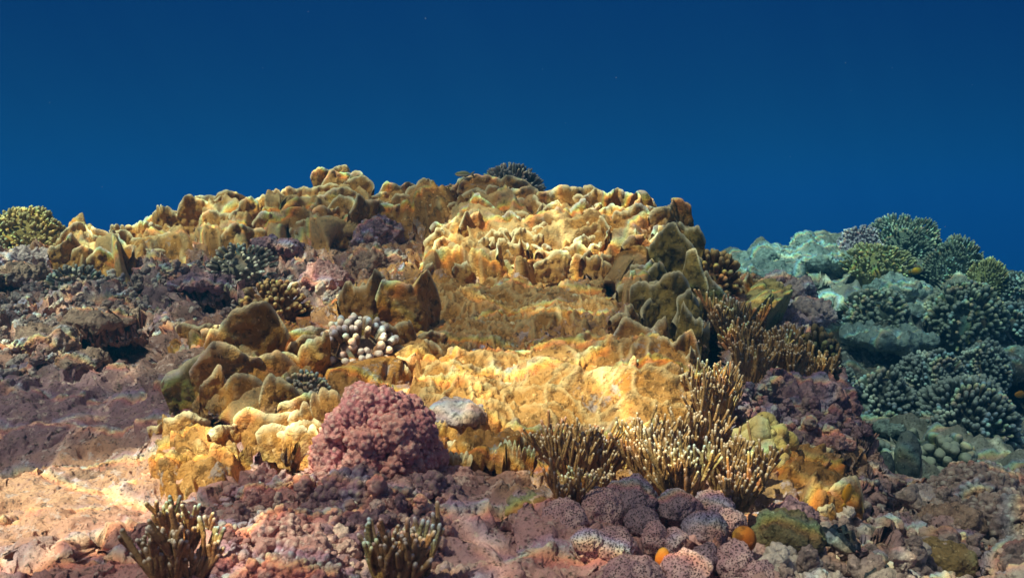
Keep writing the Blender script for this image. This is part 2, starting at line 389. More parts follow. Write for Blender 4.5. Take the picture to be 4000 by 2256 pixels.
def zone_col(U, V, P):
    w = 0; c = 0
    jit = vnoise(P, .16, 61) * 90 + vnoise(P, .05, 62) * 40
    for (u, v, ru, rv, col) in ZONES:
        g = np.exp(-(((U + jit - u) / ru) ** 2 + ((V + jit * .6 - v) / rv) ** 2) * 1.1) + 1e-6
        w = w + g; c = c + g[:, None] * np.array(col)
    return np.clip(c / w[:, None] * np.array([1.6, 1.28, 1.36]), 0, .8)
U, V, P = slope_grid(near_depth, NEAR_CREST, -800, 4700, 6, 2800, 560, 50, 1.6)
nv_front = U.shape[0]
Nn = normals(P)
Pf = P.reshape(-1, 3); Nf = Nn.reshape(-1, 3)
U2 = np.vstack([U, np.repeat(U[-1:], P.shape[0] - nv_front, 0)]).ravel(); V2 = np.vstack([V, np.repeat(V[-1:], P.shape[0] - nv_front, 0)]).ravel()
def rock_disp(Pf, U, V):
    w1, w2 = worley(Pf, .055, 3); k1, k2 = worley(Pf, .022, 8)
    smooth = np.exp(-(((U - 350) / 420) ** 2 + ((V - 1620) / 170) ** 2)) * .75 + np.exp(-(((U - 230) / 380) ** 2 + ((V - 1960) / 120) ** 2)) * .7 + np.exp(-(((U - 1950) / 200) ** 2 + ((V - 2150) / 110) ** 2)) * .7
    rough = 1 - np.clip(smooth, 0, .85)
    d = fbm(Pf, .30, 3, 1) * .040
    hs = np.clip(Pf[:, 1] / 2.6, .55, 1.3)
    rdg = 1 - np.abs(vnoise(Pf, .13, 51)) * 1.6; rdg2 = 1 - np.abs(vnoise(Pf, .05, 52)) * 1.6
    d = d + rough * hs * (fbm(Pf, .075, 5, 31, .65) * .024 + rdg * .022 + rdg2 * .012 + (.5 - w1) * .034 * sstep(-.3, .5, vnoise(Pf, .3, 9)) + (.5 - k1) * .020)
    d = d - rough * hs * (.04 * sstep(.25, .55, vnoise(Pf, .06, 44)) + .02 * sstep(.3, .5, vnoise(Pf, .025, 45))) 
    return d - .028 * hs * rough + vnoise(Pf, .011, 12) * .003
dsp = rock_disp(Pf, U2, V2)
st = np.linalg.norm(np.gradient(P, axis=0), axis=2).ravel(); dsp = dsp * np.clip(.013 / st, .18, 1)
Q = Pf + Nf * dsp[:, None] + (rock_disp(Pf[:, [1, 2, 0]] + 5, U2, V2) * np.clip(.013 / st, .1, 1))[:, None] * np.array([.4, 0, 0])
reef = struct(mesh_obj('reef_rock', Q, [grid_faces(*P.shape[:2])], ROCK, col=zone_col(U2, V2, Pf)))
# far reef
Uf, Vf, Pfar = slope_grid(far_depth, FAR_CREST, 2300, 5200, 9, 2300, 330, 40, 2.0)
nF = normals(Pfar).reshape(-1, 3); pf = Pfar.reshape(-1, 3)
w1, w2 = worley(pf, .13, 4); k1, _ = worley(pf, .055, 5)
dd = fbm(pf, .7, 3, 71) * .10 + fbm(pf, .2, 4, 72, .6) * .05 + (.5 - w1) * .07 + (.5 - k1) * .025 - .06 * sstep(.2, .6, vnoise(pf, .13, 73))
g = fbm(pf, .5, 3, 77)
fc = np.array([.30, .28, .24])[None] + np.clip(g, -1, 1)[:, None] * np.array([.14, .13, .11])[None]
uu = np.vstack([Uf, np.repeat(Uf[-1:], Pfar.shape[0] - Uf.shape[0], 0)]).ravel(); vv = np.vstack([Vf, np.repeat(Vf[-1:], Pfar.shape[0] - Vf.shape[0], 0)]).ravel()
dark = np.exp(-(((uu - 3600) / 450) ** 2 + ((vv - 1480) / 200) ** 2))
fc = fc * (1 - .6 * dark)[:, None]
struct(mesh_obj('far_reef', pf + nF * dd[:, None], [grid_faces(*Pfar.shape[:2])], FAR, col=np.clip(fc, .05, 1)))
# deep seabed under and behind everything
sb = struct(mesh_obj('seabed', [(-90, -12, -3.4), (90, -12, -3.4), (90, 110, -3.4), (-90, 110, -3.4)], [np.array([[0, 1, 2, 3]])], coral_mat('sand', (.09, .10, .10), (.13, .14, .13), (.2, .2, .2), 2, 9, 40, .5)))
# ------------------------------------------------------------------ crust: a living skin grown over a patch of the slope
def in_poly(px, py, poly):
    r = np.zeros(px.shape, bool); n = len(poly)
    for i in range(n):
        x1, y1 = poly[i]; x2, y2 = poly[(i + 1) % n]
        c = ((y1 > py) != (y2 > py)) & (px < (x2 - x1) * (py - y1) / (y2 - y1 + 1e-9) + x1); r ^= c
    return r
def poly_dist(px, py, poly):
    d = np.full(px.shape, 1e9); n = len(poly)
    for i in range(n):
        a = np.array(poly[i], float); b = np.array(poly[(i + 1) % n], float); ab = b - a
        t = np.clip(((px - a[0]) * ab[0] + (py - a[1]) * ab[1]) / (ab @ ab + 1e-9), 0, 1)
        d = np.minimum(d, np.hypot(px - a[0] - t * ab[0], py - a[1] - t * ab[1]))
    return np.where(in_poly(px, py, poly), d, -d)
def crust(name, poly, mat, parent, style='ridge', lift=.02, amp=1.0, seed=0, step=4.5, far=False, edge=34, scale=1.0):
    a = np.array(poly); u = np.arange(a[:, 0].min() - 25, a[:, 0].max() + 25, step); v = np.arange(a[:, 1].max() + 25, a[:, 1].min() - 25, -step * .8)
    U, V = np.meshgrid(u, v)
    D = (far_depth if far else near_depth)(U, V); P = ray(U, V) * D[..., None]; n = normals(P)
    p = P.reshape(-1, 3); q = np.stack([U.ravel(), V.ravel(), np.zeros(U.size)], 1)
    e = poly_dist(U.ravel(), V.ravel(), poly) + vnoise(q, 60, seed + 3) * 22 + vnoise(q, 22, seed + 4) * 9
    body = sstep(-6, edge, e)
    base = fbm(p, .30, 3, 1) * .040
    warp = p + np.stack([vnoise(p, .09, seed + 1), vnoise(p, .09, seed + 2), vnoise(p, .09, seed + 5)], 1) * .03
    tip = np.zeros(len(p))
    k1, k2 = worley(warp, .030 * scale, seed + 6)
    kn = np.clip(.62 - k1, 0, 1)
    kz = np.clip(.6 - worley(warp, .014 * scale, seed + 16)[0], 0, 1)
    if style == 'ridge':
        f1, f2 = worley(warp, .115 * scale, seed); rd = np.exp(-((f2 - f1) / .13) ** 2)
        g1, g2 = worley(warp, .05 * scale, seed + 9); rs = np.exp(-((g2 - g1) / .16) ** 2)
        h = rd * .013 + rs * .009 + np.sqrt(kn) * .014 + kz * .008 + fbm(p, .16, 4, seed + 8, .6) * .020
        tip = np.clip(rd * .55 + rs * .25 - .2, 0, 1) * sstep(0, 1, body)
    elif style == 'knob':
        f1, f2 = worley(warp, .05 * scale, seed)
        h = np.sqrt(np.clip(.6 - f1, 0, 1)) * .032 + kn * .014 + fbm(p, .15, 4, seed + 8, .6) * .02
        tip = sstep(.30, .05, f1) * .35
    elif style == 'wall':
        sx = p * np.array([1, 1, .45]); f1, f2 = worley(sx + warp - p, .10 * scale, seed); rd = np.exp(-((f2 - f1) / .22) ** 2)
        h = rd * .026 + np.sqrt(kn) * .022 + kz * .010 + fbm(p, .14, 4, seed + 8, .55) * .030
        tip = np.clip(rd * .7 - .25, 0, 1)
    else:
        h = fbm(p, .12, 4, seed + 8) * .015 + kn * .008
    hs = min(1.0, float(D.mean()) / 3.0)
    h = (lift * hs + h * amp * hs) * body - .03 * (1 - body) + vnoise(p, .008, 3) * .0012
    Vv = p + n.reshape(-1, 3) * (base + h)[:, None]
    keep = (e > -14).reshape(U.shape)
    fm = keep[:-1, :-1] & keep[1:, :-1] & keep[:-1, 1:] & keep[1:, 1:]
    faces = grid_faces(*U.shape)[fm.ravel()]
    used = np.unique(faces); mp = np.full(len(Vv), -1); mp[used] = np.arange(len(used))
    loc = np.array(parent.location) if parent is not None else np.zeros(3)
    return mesh_obj(name, Vv[used] - loc, [mp[faces]], mat, parent, None, tip[used])
# ------------------------------------------------------------------ blade: an upright folded sheet of fire coral with a pale rim
def blade(P, w, h, az, lean, seed, fold=.09, lobes=2, thick=.0075, bow=.2, finger=0.0, knob=1.0, taper=.26, rim=.008):
    rs = np.random.RandomState(seed); az = az * .72 if 45 < az < 90 else az
    ns = int(np.clip(max(w / .0035, lobes * (50 if finger else 26)), 30, 150)); ntv = int(np.clip(h / .0045, 14, 44))
    s = np.linspace(0, 1, ns); t = np.linspace(0, 1, ntv)
    prof = np.clip(np.sin(math.pi * (s * .96 + .02)), 0, 1) ** taper
    ph = rs.uniform(0, 6.3, 6)
    lob = 1 + .16 * np.sin(lobes * 1.4 * math.pi * s + ph[0]) + .09 * np.abs(np.sin(lobes * 1.9 * math.pi * s + ph[1])) ** .6 + .04 * np.abs(np.sin(lobes * 4.1 * math.pi * s + ph[4])) ** .6
    if finger: lob = lob + finger * .8 * (np.abs(np.sin(lobes * 4.2 * math.pi * s + ph[2])) ** .5 - .7) * (1 + .5 * np.sin(lobes * 2.3 * math.pi * s + ph[3]))
    H = h * prof * lob + .004
    tt = np.r_[t, t[::-1]]; side = np.r_[np.ones(ntv), -np.ones(ntv)]
    th = thick * (.62 + .5 * (1 - tt) ** .8) * np.sqrt(np.clip(1 - tt ** 14, 0.01, 1))
    S_, T_ = np.meshgrid(s, tt, indexing='ij'); TH = np.repeat(th[None], ns, 0); SD = np.repeat(side[None], ns, 0)
    flare = 1 + .25 * T_
    x = (S_ - .5) * w * flare
    off = bow * w * ((S_ - .5) ** 2 * 4 - .4) + fold * w * np.sin(2 * math.pi * (lobes * .7) * S_ + ph[3]) * (.25 + T_ * .75) + min(fold * .45 * w, .012) * np.sin(2 * math.pi * lobes * 1.7 * S_ + ph[5]) * T_ ** 3 + min(fold * .3 * w, .008) * np.sin(2 * math.pi * lobes * 3.3 * S_ + ph[2]) * T_ ** 6
    z = H[:, None] * T_ - .22 * h * (1 - T_)
    y = off + math.tan(R(lean)) * H[:, None] * T_
    y = y + SD * TH * .5 * (.4 + .6 * np.clip(prof * 2, 0, 1))[:, None]
    L = np.stack([x, y, z], -1).reshape(-1, 3)
    wp = L + rs.uniform(-50, 50, 3)
    k1, k2 = worley(wp, .026, seed % 97); bulge = np.sqrt(np.clip(.62 - k1, 0, 1)); k3, _ = worley(wp, .012, seed % 83)
    fade = (1 - T_.ravel() ** 6)
    L[:, 1] += SD.ravel() * fade * (bulge * .009 * knob + np.clip(.6 - k3, 0, 1) * .005 * knob + (fbm(wp, .05, 4, seed % 91, .6) + 0.2) * .008)
    L[:, 1] += vnoise(wp, .08, 7) * .016 * min(1, w / .12)
    L[:, 0] += vnoise(wp, .07, 8) * .007 * min(1, w / .12); L[:, 2] += (vnoise(wp, .06, 9) * .006 + vnoise(wp, .022, 10) * .0025) * min(1, h / .08) * T_.ravel()
    ca, sa = math.cos(R(az)), math.sin(R(az))
    M = np.array([[ca, -sa, 0], [sa, ca, 0], [0, 0, 1]])
    V = L @ M.T + P
    dist = (1 - T_) * H[:, None]
    tip = np.clip(np.exp(-(dist / rim) ** 2).ravel() * .9 + np.sqrt(np.clip(.3 - k1, 0, 1)) * .35, 0, 1)
    return V, grid_faces(ns, 2 * ntv), tip
def colony(name, label, u, v, blades=(), crusts=(), mat=GOLD, cmat=None, far=False, group=None, rand=None, cat='coral', seed0=0):
    P0, d0 = at(u, v, far)
    root = empty(name, P0); tag(root, label, cat, group)
    for i, c in enumerate(crusts):
        poly, style = c[0], c[1]; kw = c[2] if len(c) > 2 else {}
        crust('crust', poly, cmat or GOLDC, root, style, seed=seed0 + i * 7, far=far, **kw)
    bl = list(blades)
    if rand:
        poly, n, wmin, wmax, seed = rand[:5]; rs = np.random.RandomState(seed); a = np.array(poly); k = 0
        while k < n:
            x, y = rs.uniform(a[:, 0].min(), a[:, 0].max()), rs.uniform(a[:, 1].min(), a[:, 1].max())
            if in_poly(np.array([x]), np.array([y]), poly)[0]:
                w = rs.uniform(wmin, wmax); bl.append((x, y, w, w * rs.uniform(.45, .8), rs.choice([rs.uniform(-35, 35), rs.uniform(40, 140)]), rs.uniform(-12, 18))); k += 1
    for i, b in enumerate(bl):
        kw = dict(b[6]) if len(b) > 6 else {}
        m = kw.pop('mat', mat); bk = kw.pop('back', 0.0)
        P, d = at(b[0], b[1], far, bk); s = d / F
        V, Q, tip = blade(P, b[2] * s, b[3] * s, b[4], b[5], seed0 * 131 + i * 17 + int(b[0]), **kw)
        mesh_obj('blade', V - P0, [Q], m, root, None, tip)
    return root
exec_tables = []
# the main mound
MW = [(1640, 1110), (1650, 980), (1780, 850), (1880, 790), (2100, 815), (2300, 820), (2500, 840), (2610, 870), (2620, 980), (2540, 1060), (2540, 1240), (2420, 1240), (2360, 1090), (2000, 1085)]
colony('fire_coral', 'large knobbly golden fire coral covering the upper wall of the central mound', 2150, 1000, crusts=[(MW, 'wall', dict(lift=.03))], seed0=1,
       blades=[(1850, 960, 100, 120, 65, 5), (2170, 1085, 140, 85, 10, -8), (2290, 1085, 115, 80, -20, 0), (2260, 1015, 100, 60, 20, 5), (2430, 1090, 100, 100, 75, 0), (2320, 965, 160, 60, 0, 8),
               (2100, 960, 120, 60, -10, 10), (1970, 1000, 130, 80, 70, 0), (1740, 1020, 110, 70, 60, 5), (1790, 1060, 120, 60, 30, 5), (2480, 1000, 130, 70, 80, 0), (2040, 890, 150, 50, 5, 5), (2380, 900, 160, 50, -5, 10)],
       rand=(MW, 62, 55, 135, 3))
colony('fire_coral', 'row of golden fire coral plates along the crest of the central mound', 2350, 815, seed0=2,
       blades=[(2160, 800, 100, 55, 5, 0), (2255, 805, 170, 70, 12, 0), (2390, 815, 250, 62, 0, 0, dict(lobes=5)), (2530, 845, 70, 55, 20, 0), (2480, 880, 260, 70, -8, 8, dict(lobes=4)), (2570, 915, 100, 70, 40, 12),
               (2060, 830, 120, 45, 10, 0), (2620, 930, 190, 130, 62, 0, dict(bow=.1)), (2330, 850, 150, 50, 10, 8), (2190, 850, 130, 50, 20, 8), (1945, 800, 90, 65, 20, 0), (1880, 815, 110, 55, -25, 5), (2660, 960, 120, 80, 75, 0)])
colony('fire_coral', 'shade-toned olive fire coral sheets with pale edges down the right edge of the mound', 2640, 1200, mat=SHADED_OLIVE, seed0=3,
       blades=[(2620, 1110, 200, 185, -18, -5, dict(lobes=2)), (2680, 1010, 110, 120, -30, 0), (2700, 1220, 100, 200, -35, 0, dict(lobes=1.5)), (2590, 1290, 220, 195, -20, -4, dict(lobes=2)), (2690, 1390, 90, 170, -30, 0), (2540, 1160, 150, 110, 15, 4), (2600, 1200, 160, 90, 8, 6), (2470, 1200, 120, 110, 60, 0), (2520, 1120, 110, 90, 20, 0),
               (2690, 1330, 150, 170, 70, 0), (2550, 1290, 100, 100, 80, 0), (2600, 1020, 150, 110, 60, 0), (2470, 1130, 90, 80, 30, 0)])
colony('fire_coral', 'golden fire coral plates with frilled rims stepping down beside the right-hand finger corals', 2560, 1400, seed0=4,
       blades=[(2640, 1480, 150, 160, -15, 8, dict(lobes=2)), (2440, 1310, 110, 100, 55, 0), (2510, 1390, 180, 120, 10, 6), (2560, 1450, 110, 90, 50, 8), (2590, 1380, 110, 110, 75, 0), (2420, 1390, 120, 70, 10, 5), (2480, 1520, 80, 110, 70, 0), (2640, 1560, 130, 100, 15, 0), (2700, 1530, 120, 140, 30, 0)])
TER = [(1545, 1120), (1700, 1080), (2000, 1085), (2380, 1085), (2440, 1200), (2430, 1310), (2200, 1345), (1900, 1375), (1700, 1405), (1560, 1360)]
colony('fire_coral', 'broad pitted terrace of dull golden fire coral in the middle of the mound', 1950, 1220, crusts=[(TER, 'ridge', dict(lift=.012, amp=.8, scale=.55))], seed0=5,
       blades=[(1690, 1330, 90, 30, 20, 0), (2250, 1180, 60, 26, 30, 0), (2330, 1230, 70, 40, 60, 0), (2000, 1290, 60, 24, 80, 0)])
LOW = [(1590, 1570), (1640, 1440), (1760, 1390), (1900, 1380), (2200, 1350), (2430, 1320), (2580, 1350), (2720, 1460), (2730, 1660), (2500, 1740), (2200, 1740), (1950, 1690), (1700, 1700), (1640, 1650)]
colony('fire_coral', 'sunlit golden fire coral with honeycomb ridges covering the lower terrace of the central mound', 2150, 1540, crusts=[(LOW, 'ridge', dict(lift=.02, scale=.7))], seed0=6,
       blades=[(2130, 1400, 180, 34, 5, 5), (2330, 1420, 130, 40, 20, 5), (2440, 1470, 140, 70, 50, 5), (2300, 1500, 90, 30, 60, 0), (2050, 1450, 120, 26, -10, 5), (2000, 1520, 80, 20, 30, 0), (2190, 1560, 70, 22, 10, 0), (2400, 1580, 60, 26, 80, 0)])
colony('fire_coral', 'fan-shaped golden fire coral plate standing behind the white-tipped finger coral', 1470, 1280, seed0=7,
       blades=[(1455, 1285, 210, 180, 12, 8, dict(bow=.3, lobes=3)), (1400, 1260, 120, 120, 50, 0), (1530, 1270, 130, 150, -30, 0)])
colony('fire_coral', 'tall golden sheet with pale edge at the left end of the pitted terrace', 1600, 1340, seed0=8,
       blades=[(1620, 1290, 230, 200, 35, 4, dict(bow=.25, lobes=2)), (1560, 1390, 150, 120, 60, 10), (1640, 1420, 160, 70, 25, 14), (1600, 1470, 110, 80, 40, 5)],
       crusts=[([(1540, 1300), (1640, 1340), (1700, 1420), (1640, 1480), (1560, 1460), (1530, 1380)], 'knob', dict(lift=.03))])
colony('fire_coral', 'brown-gold colony of tall folded sheets left of the white-tipped finger coral', 1000, 1440, seed0=9,
       crusts=[([(740, 1640), (760, 1540), (900, 1400), (980, 1310), (1260, 1330), (1290, 1450), (1210, 1600), (1000, 1680), (850, 1640)], 'wall', dict(lift=.02))],
           blades=[(965, 1440, 260, 215, 12, 0, dict(bow=.3, lobes=1.5)), (1090, 1400, 300, 125, 3, 6, dict(lobes=2)), (895, 1540, 220, 175, 28, -2, dict(lobes=1.5)), (1010, 1510, 260, 110, 14, 16, dict(lobes=1.5)), (1235, 1480, 110, 165, 50, 0, dict(lobes=1.2)),
                   (930, 1590, 180, 110, -12, 6, dict(lobes=1.5)), (1000, 1290, 62, 75, 0, 0, dict(lobes=.6, thick=.03)), (1120, 1480, 200, 80, 25, 8), (1190, 1420, 160, 90, -8, 4), (850, 1590, 110, 130, 44, 0)])
colony('fire_coral', 'dark brown shaded fire coral plates at the edge of the purple rock floor', 770, 1590, mat=SHADED_OLIVE, seed0=10,
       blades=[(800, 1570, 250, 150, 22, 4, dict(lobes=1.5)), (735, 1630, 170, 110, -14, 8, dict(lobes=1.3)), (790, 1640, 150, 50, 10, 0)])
colony('fire_coral', 'smooth golden shelf of fire coral below the white-tipped finger coral', 1400, 1480, seed0=11,
       crusts=[([(1230, 1420), (1400, 1410), (1560, 1400), (1610, 1490), (1500, 1540), (1250, 1560)], 'plain', dict(lift=.03))], blades=[(1560, 1500, 80, 60, 10, 6)])
colony('fire_coral', 'knobbly bright golden crust on the sunlit ridge in the lower left', 760, 1770, seed0=12,
       crusts=[([(570, 1770), (620, 1670), (760, 1650), (930, 1700), (970, 1800), (880, 1880), (700, 1910), (590, 1860)], 'knob', dict(lift=.02, amp=1.7, scale=.62))],
       blades=[(730, 1680, 150, 60, 0, 0), (890, 1720, 120, 60, 40, 0), (640, 1700, 100, 45, 20, 0)])
colony('fire_coral', 'upright golden fire coral with finger-like edges just left of the pink cauliflower coral', 1180, 1720, seed0=13,
       crusts=[([(960, 1640), (1080, 1620), (1250, 1640), (1330, 1720), (1300, 1800), (1130, 1830), (960, 1790), (930, 1700)], 'knob', dict(lift=.015, amp=1.3, scale=.6))],
           blades=[(1110, 1640, 150, 150, 18, 0, dict(lobes=1.2)), (1175, 1660, 140, 115, 32, 0, dict(lobes=1.3)), (1040, 1700, 230, 90, 0, 6, dict(lobes=1.6)), (1150, 1760, 240, 100, 12, 10, dict(lobes=2)), (1270, 1700, 220, 135, 26, 6, dict(finger=.35, lobes=1.6)),
                   (1220, 1800, 260, 110, 8, 18, dict(finger=.3, lobes=1.6)), (1085, 1800, 180, 80, -10, 18, dict(lobes=1.5)), (1300, 1750, 140, 80, 40, 10, dict(finger=.35, lobes=1.4))])
# the crest on the left
colony('fire_coral', 'squat golden block of fire coral plates on the far left crest, beside the bushy coral', 370, 1010, seed0=14,
       crusts=[([(240, 1070), (250, 960), (330, 930), (450, 950), (500, 1030), (480, 1080), (350, 1080)], 'wall', dict(lift=.05))],
       blades=[(310, 1000, 150, 105, 5, 0, dict(taper=.3)), (400, 990, 190, 90, -5, 0, dict(taper=.3)), (460, 1050, 140, 120, -45, 0), (340, 1060, 150, 80, 10, 10), (270, 1050, 110, 110, 60, 0), (410, 1070, 130, 80, 15, 12)])
colony('fire_coral', 'low golden fire coral shelf with serrated edge in the dip of the left crest', 620, 940, seed0=15,
       crusts=[([(470, 1000), (480, 950), (600, 910), (740, 870), (770, 960), (700, 1000), (560, 1030)], 'wall', dict(lift=.05, amp=.6))],
       blades=[(560, 940, 230, 60, 8, 0, dict(finger=.25, lobes=3)), (680, 900, 200, 75, 10, 0, dict(finger=.2, lobes=3)), (740, 880, 110, 60, 20, 0), (620, 975, 260, 50, 5, 25, dict(finger=.2)), (540, 1010, 160, 40, 0, 20)])
colony('fire_coral', 'hollow curled golden fire coral on the left crest with an orange-lit inner bowl', 870, 870, seed0=16,
       crusts=[([(740, 960), (760, 880), (850, 830), (960, 840), (1010, 900), (980, 980), (850, 980)], 'wall', dict(lift=.05))],
       blades=[(860, 850, 210, 85, 0, 0, dict(bow=.5)), (930, 870, 160, 80, 10, 0), (800, 890, 160, 110, 30, 0), (970, 910, 130, 110, 70, 0), (880, 920, 200, 85, -8, 14, dict(bow=.4)), (1030, 850, 120, 70, 0, 0), (960, 960, 150, 70, 20, 8)])
PK = [(1010, 940), (1030, 830), (1180, 780), (1280, 735), (1400, 745), (1480, 790), (1460, 900), (1400, 960), (1200, 970)]
colony('fire_coral', 'peak of stacked golden fire coral lobes, the highest point of the left crest', 1300, 780, seed0=17, crusts=[(PK, 'wall', dict(lift=.04))],
       blades=[(1300, 750, 130, 90, 15, 0), (1350, 760, 150, 85, 10, 0, dict(taper=.4)), (1390, 790, 130, 90, -40, 0), (1250, 800, 170, 70, 0, 5), (1330, 830, 190, 80, 5, 8), (1160, 800, 110, 60, 10, 0), (1080, 820, 90, 60, 0, 0), (1210, 860, 170, 70, 20, 8),
               (1380, 870, 180, 90, -5, 8), (1290, 900, 150, 80, 40, 5), (1430, 890, 130, 110, 70, 0), (1120, 900, 150, 80, 10, 5), (1230, 940, 160, 70, 0, 8), (1350, 950, 160, 90, 15, 5), (1070, 920, 120, 80, 30, 0)], rand=(PK, 14, 50, 110, 8))
colony('fire_coral', 'low golden lobes on the crest between the left peak and the purple bush', 1580, 780, seed0=18,
       crusts=[([(1450, 860), (1470, 790), (1560, 775), (1720, 775), (1800, 800), (1760, 880), (1600, 900)], 'knob', dict(lift=.05))],
       blades=[(1560, 790, 130, 70, 10, 0), (1660, 795, 120, 80, 15, 0), (1500, 800, 110, 40, 0, 0), (1610, 830, 160, 60, 0, 5), (1700, 830, 130, 60, 20, 0), (1540, 860, 160, 60, 10, 5), (1480, 850, 110, 60, 50, 0), (1750, 860, 150, 60, 0, 5)])
colony('fire_coral', 'wide golden plate at the back of the crest, under the small striped fish', 1930, 780, seed0=19,
       blades=[(1930, 775, 260, 85, -12, 0, dict(taper=.5, lobes=2)), (1830, 780, 130, 70, 40, 0), (2020, 800, 150, 60, -30, 4), (1900, 800, 180, 50, 10, 6)],
       crusts=[([(1790, 830), (1820, 770), (1900, 740), (2010, 770), (2060, 810), (1950, 830)], 'plain', dict(lift=.04))])
colony('fire_coral', 'smooth dark olive plate facing the camera right of the central mound, in shade', 2765, 1320, mat=SHADED_OLIVE, seed0=20,
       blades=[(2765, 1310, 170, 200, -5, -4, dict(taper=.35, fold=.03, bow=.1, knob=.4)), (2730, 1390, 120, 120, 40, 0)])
colony('fire_coral', 'yellow encrusting coral above the finger corals, beside the lilac dead coral', 2960, 1180, seed0=21,
       crusts=[([(2890, 1260), (2900, 1130), (2980, 1110), (3050, 1180), (3060, 1250), (2980, 1280)], 'knob', dict(lift=.07))], blades=[(2925, 1160, 90, 80, 60, 0), (3000, 1150, 110, 50, 0, 0)], cmat=PALEYEL)
colony('fire_coral', 'yellow pitted crust on the right slope above the pale ring-shaped plate', 3140, 1860, seed0=22,
       crusts=[([(2990, 1790), (3060, 1740), (3200, 1780), (3290, 1850), (3300, 1960), (3240, 2010), (3150, 1970), (3060, 1890)], 'knob', dict(lift=.015, amp=1.1, scale=.6))], blades=[(3180, 1790, 120, 40, 0, 0), (3060, 1800, 100, 40, 20, 0)])
colony('fire_coral', 'pale-edged golden cup plate on the right slope behind the orange fish', 3300, 1990, seed0=23,
       blades=[(3300, 2000, 120, 140, 4, -6, dict(bow=.12, fold=.04, taper=.5, lobes=1.3, thick=.012, rim=.012)), (3235, 2020, 70, 40, 20, 6)])
colony('fire_coral', 'small orange-gold fire coral patch on the left slope right of the dark hollow', 740, 1325, seed0=24,
       crusts=[([(670, 1350), (720, 1300), (840, 1270), (890, 1310), (830, 1350), (750, 1370)], 'knob', dict(lift=.03))], blades=[(770, 1310, 140, 40, 5, 0), (840, 1320, 90, 40, 20, 0)])
colony('fire_coral', 'short golden fingers hanging at the front lip of the lower terrace, over a dark gap', 1850, 1780, seed0=25,
       crusts=[([(1680, 1830), (1690, 1770), (1800, 1710), (2000, 1690), (2080, 1740), (2050, 1830), (1900, 1840), (1760, 1850)], 'knob', dict(lift=.05, scale=.6))],
       blades=[(1760, 1830, 140, 50, 0, 20, dict(finger=.5)), (1880, 1840, 150, 55, 5, 20, dict(finger=.6)), (2010, 1830, 140, 80, -5, 18, dict(finger=.6)), (1950, 1760, 160, 40, 0, 8, dict(finger=.4)), (2040, 1770, 120, 60, 20, 8, dict(finger=.5)), (1820, 1750, 120, 30, 0, 8, dict(finger=.4))])
# ------------------------------------------------------------------ finger corals: a dome bristling with blunt branches
def finger_arrays(seed, sides=8):
    rs = np.random.RandomState(seed); z = np.array([0, .3, .55, .74, .87, .95, .99]); r = np.array([.80, .92, 1.0, 1.0, .86, .56, .22])
    th = np.arange(sides) / sides * 2 * math.pi
    V = np.stack([r[:, None] * np.cos(th), r[:, None] * np.sin(th), np.repeat(z[:, None], sides, 1)], -1).reshape(-1, 3)
    V[:, :2] *= (1 + .16 * np.array([rs.uniform(-1, 1) for _ in V]))[:, None]
    V[:, 0] += .35 * rs.uniform(-1, 1) * V[:, 2] ** 2
    k = len(V); V = np.vstack([V, [V[-sides:, 0].mean(), V[-sides:, 1].mean(), 1.0]])
    Q = grid_faces(7, sides, True); T = np.array([[6 * sides + j, 6 * sides + (j + 1) % sides, k] for j in range(sides)])
    return V, Q, T, sstep(.62, .93, V[:, 2])
PROTO = [finger_arrays(s) for s in range(6)]
def dome_dirs(n, maxpol, rs):
    i = np.arange(n) + .5; cz = 1 - i / n * (1 - math.cos(maxpol)); ph = i * 2.399963 + rs.uniform(0, 6)
    sz = np.sqrt(1 - cz ** 2); D = np.stack([sz * np.cos(ph), sz * np.sin(ph), cz], 1) + rs.normal(0, .13, (n, 3))
    return D / np.linalg.norm(D, axis=1)[:, None]
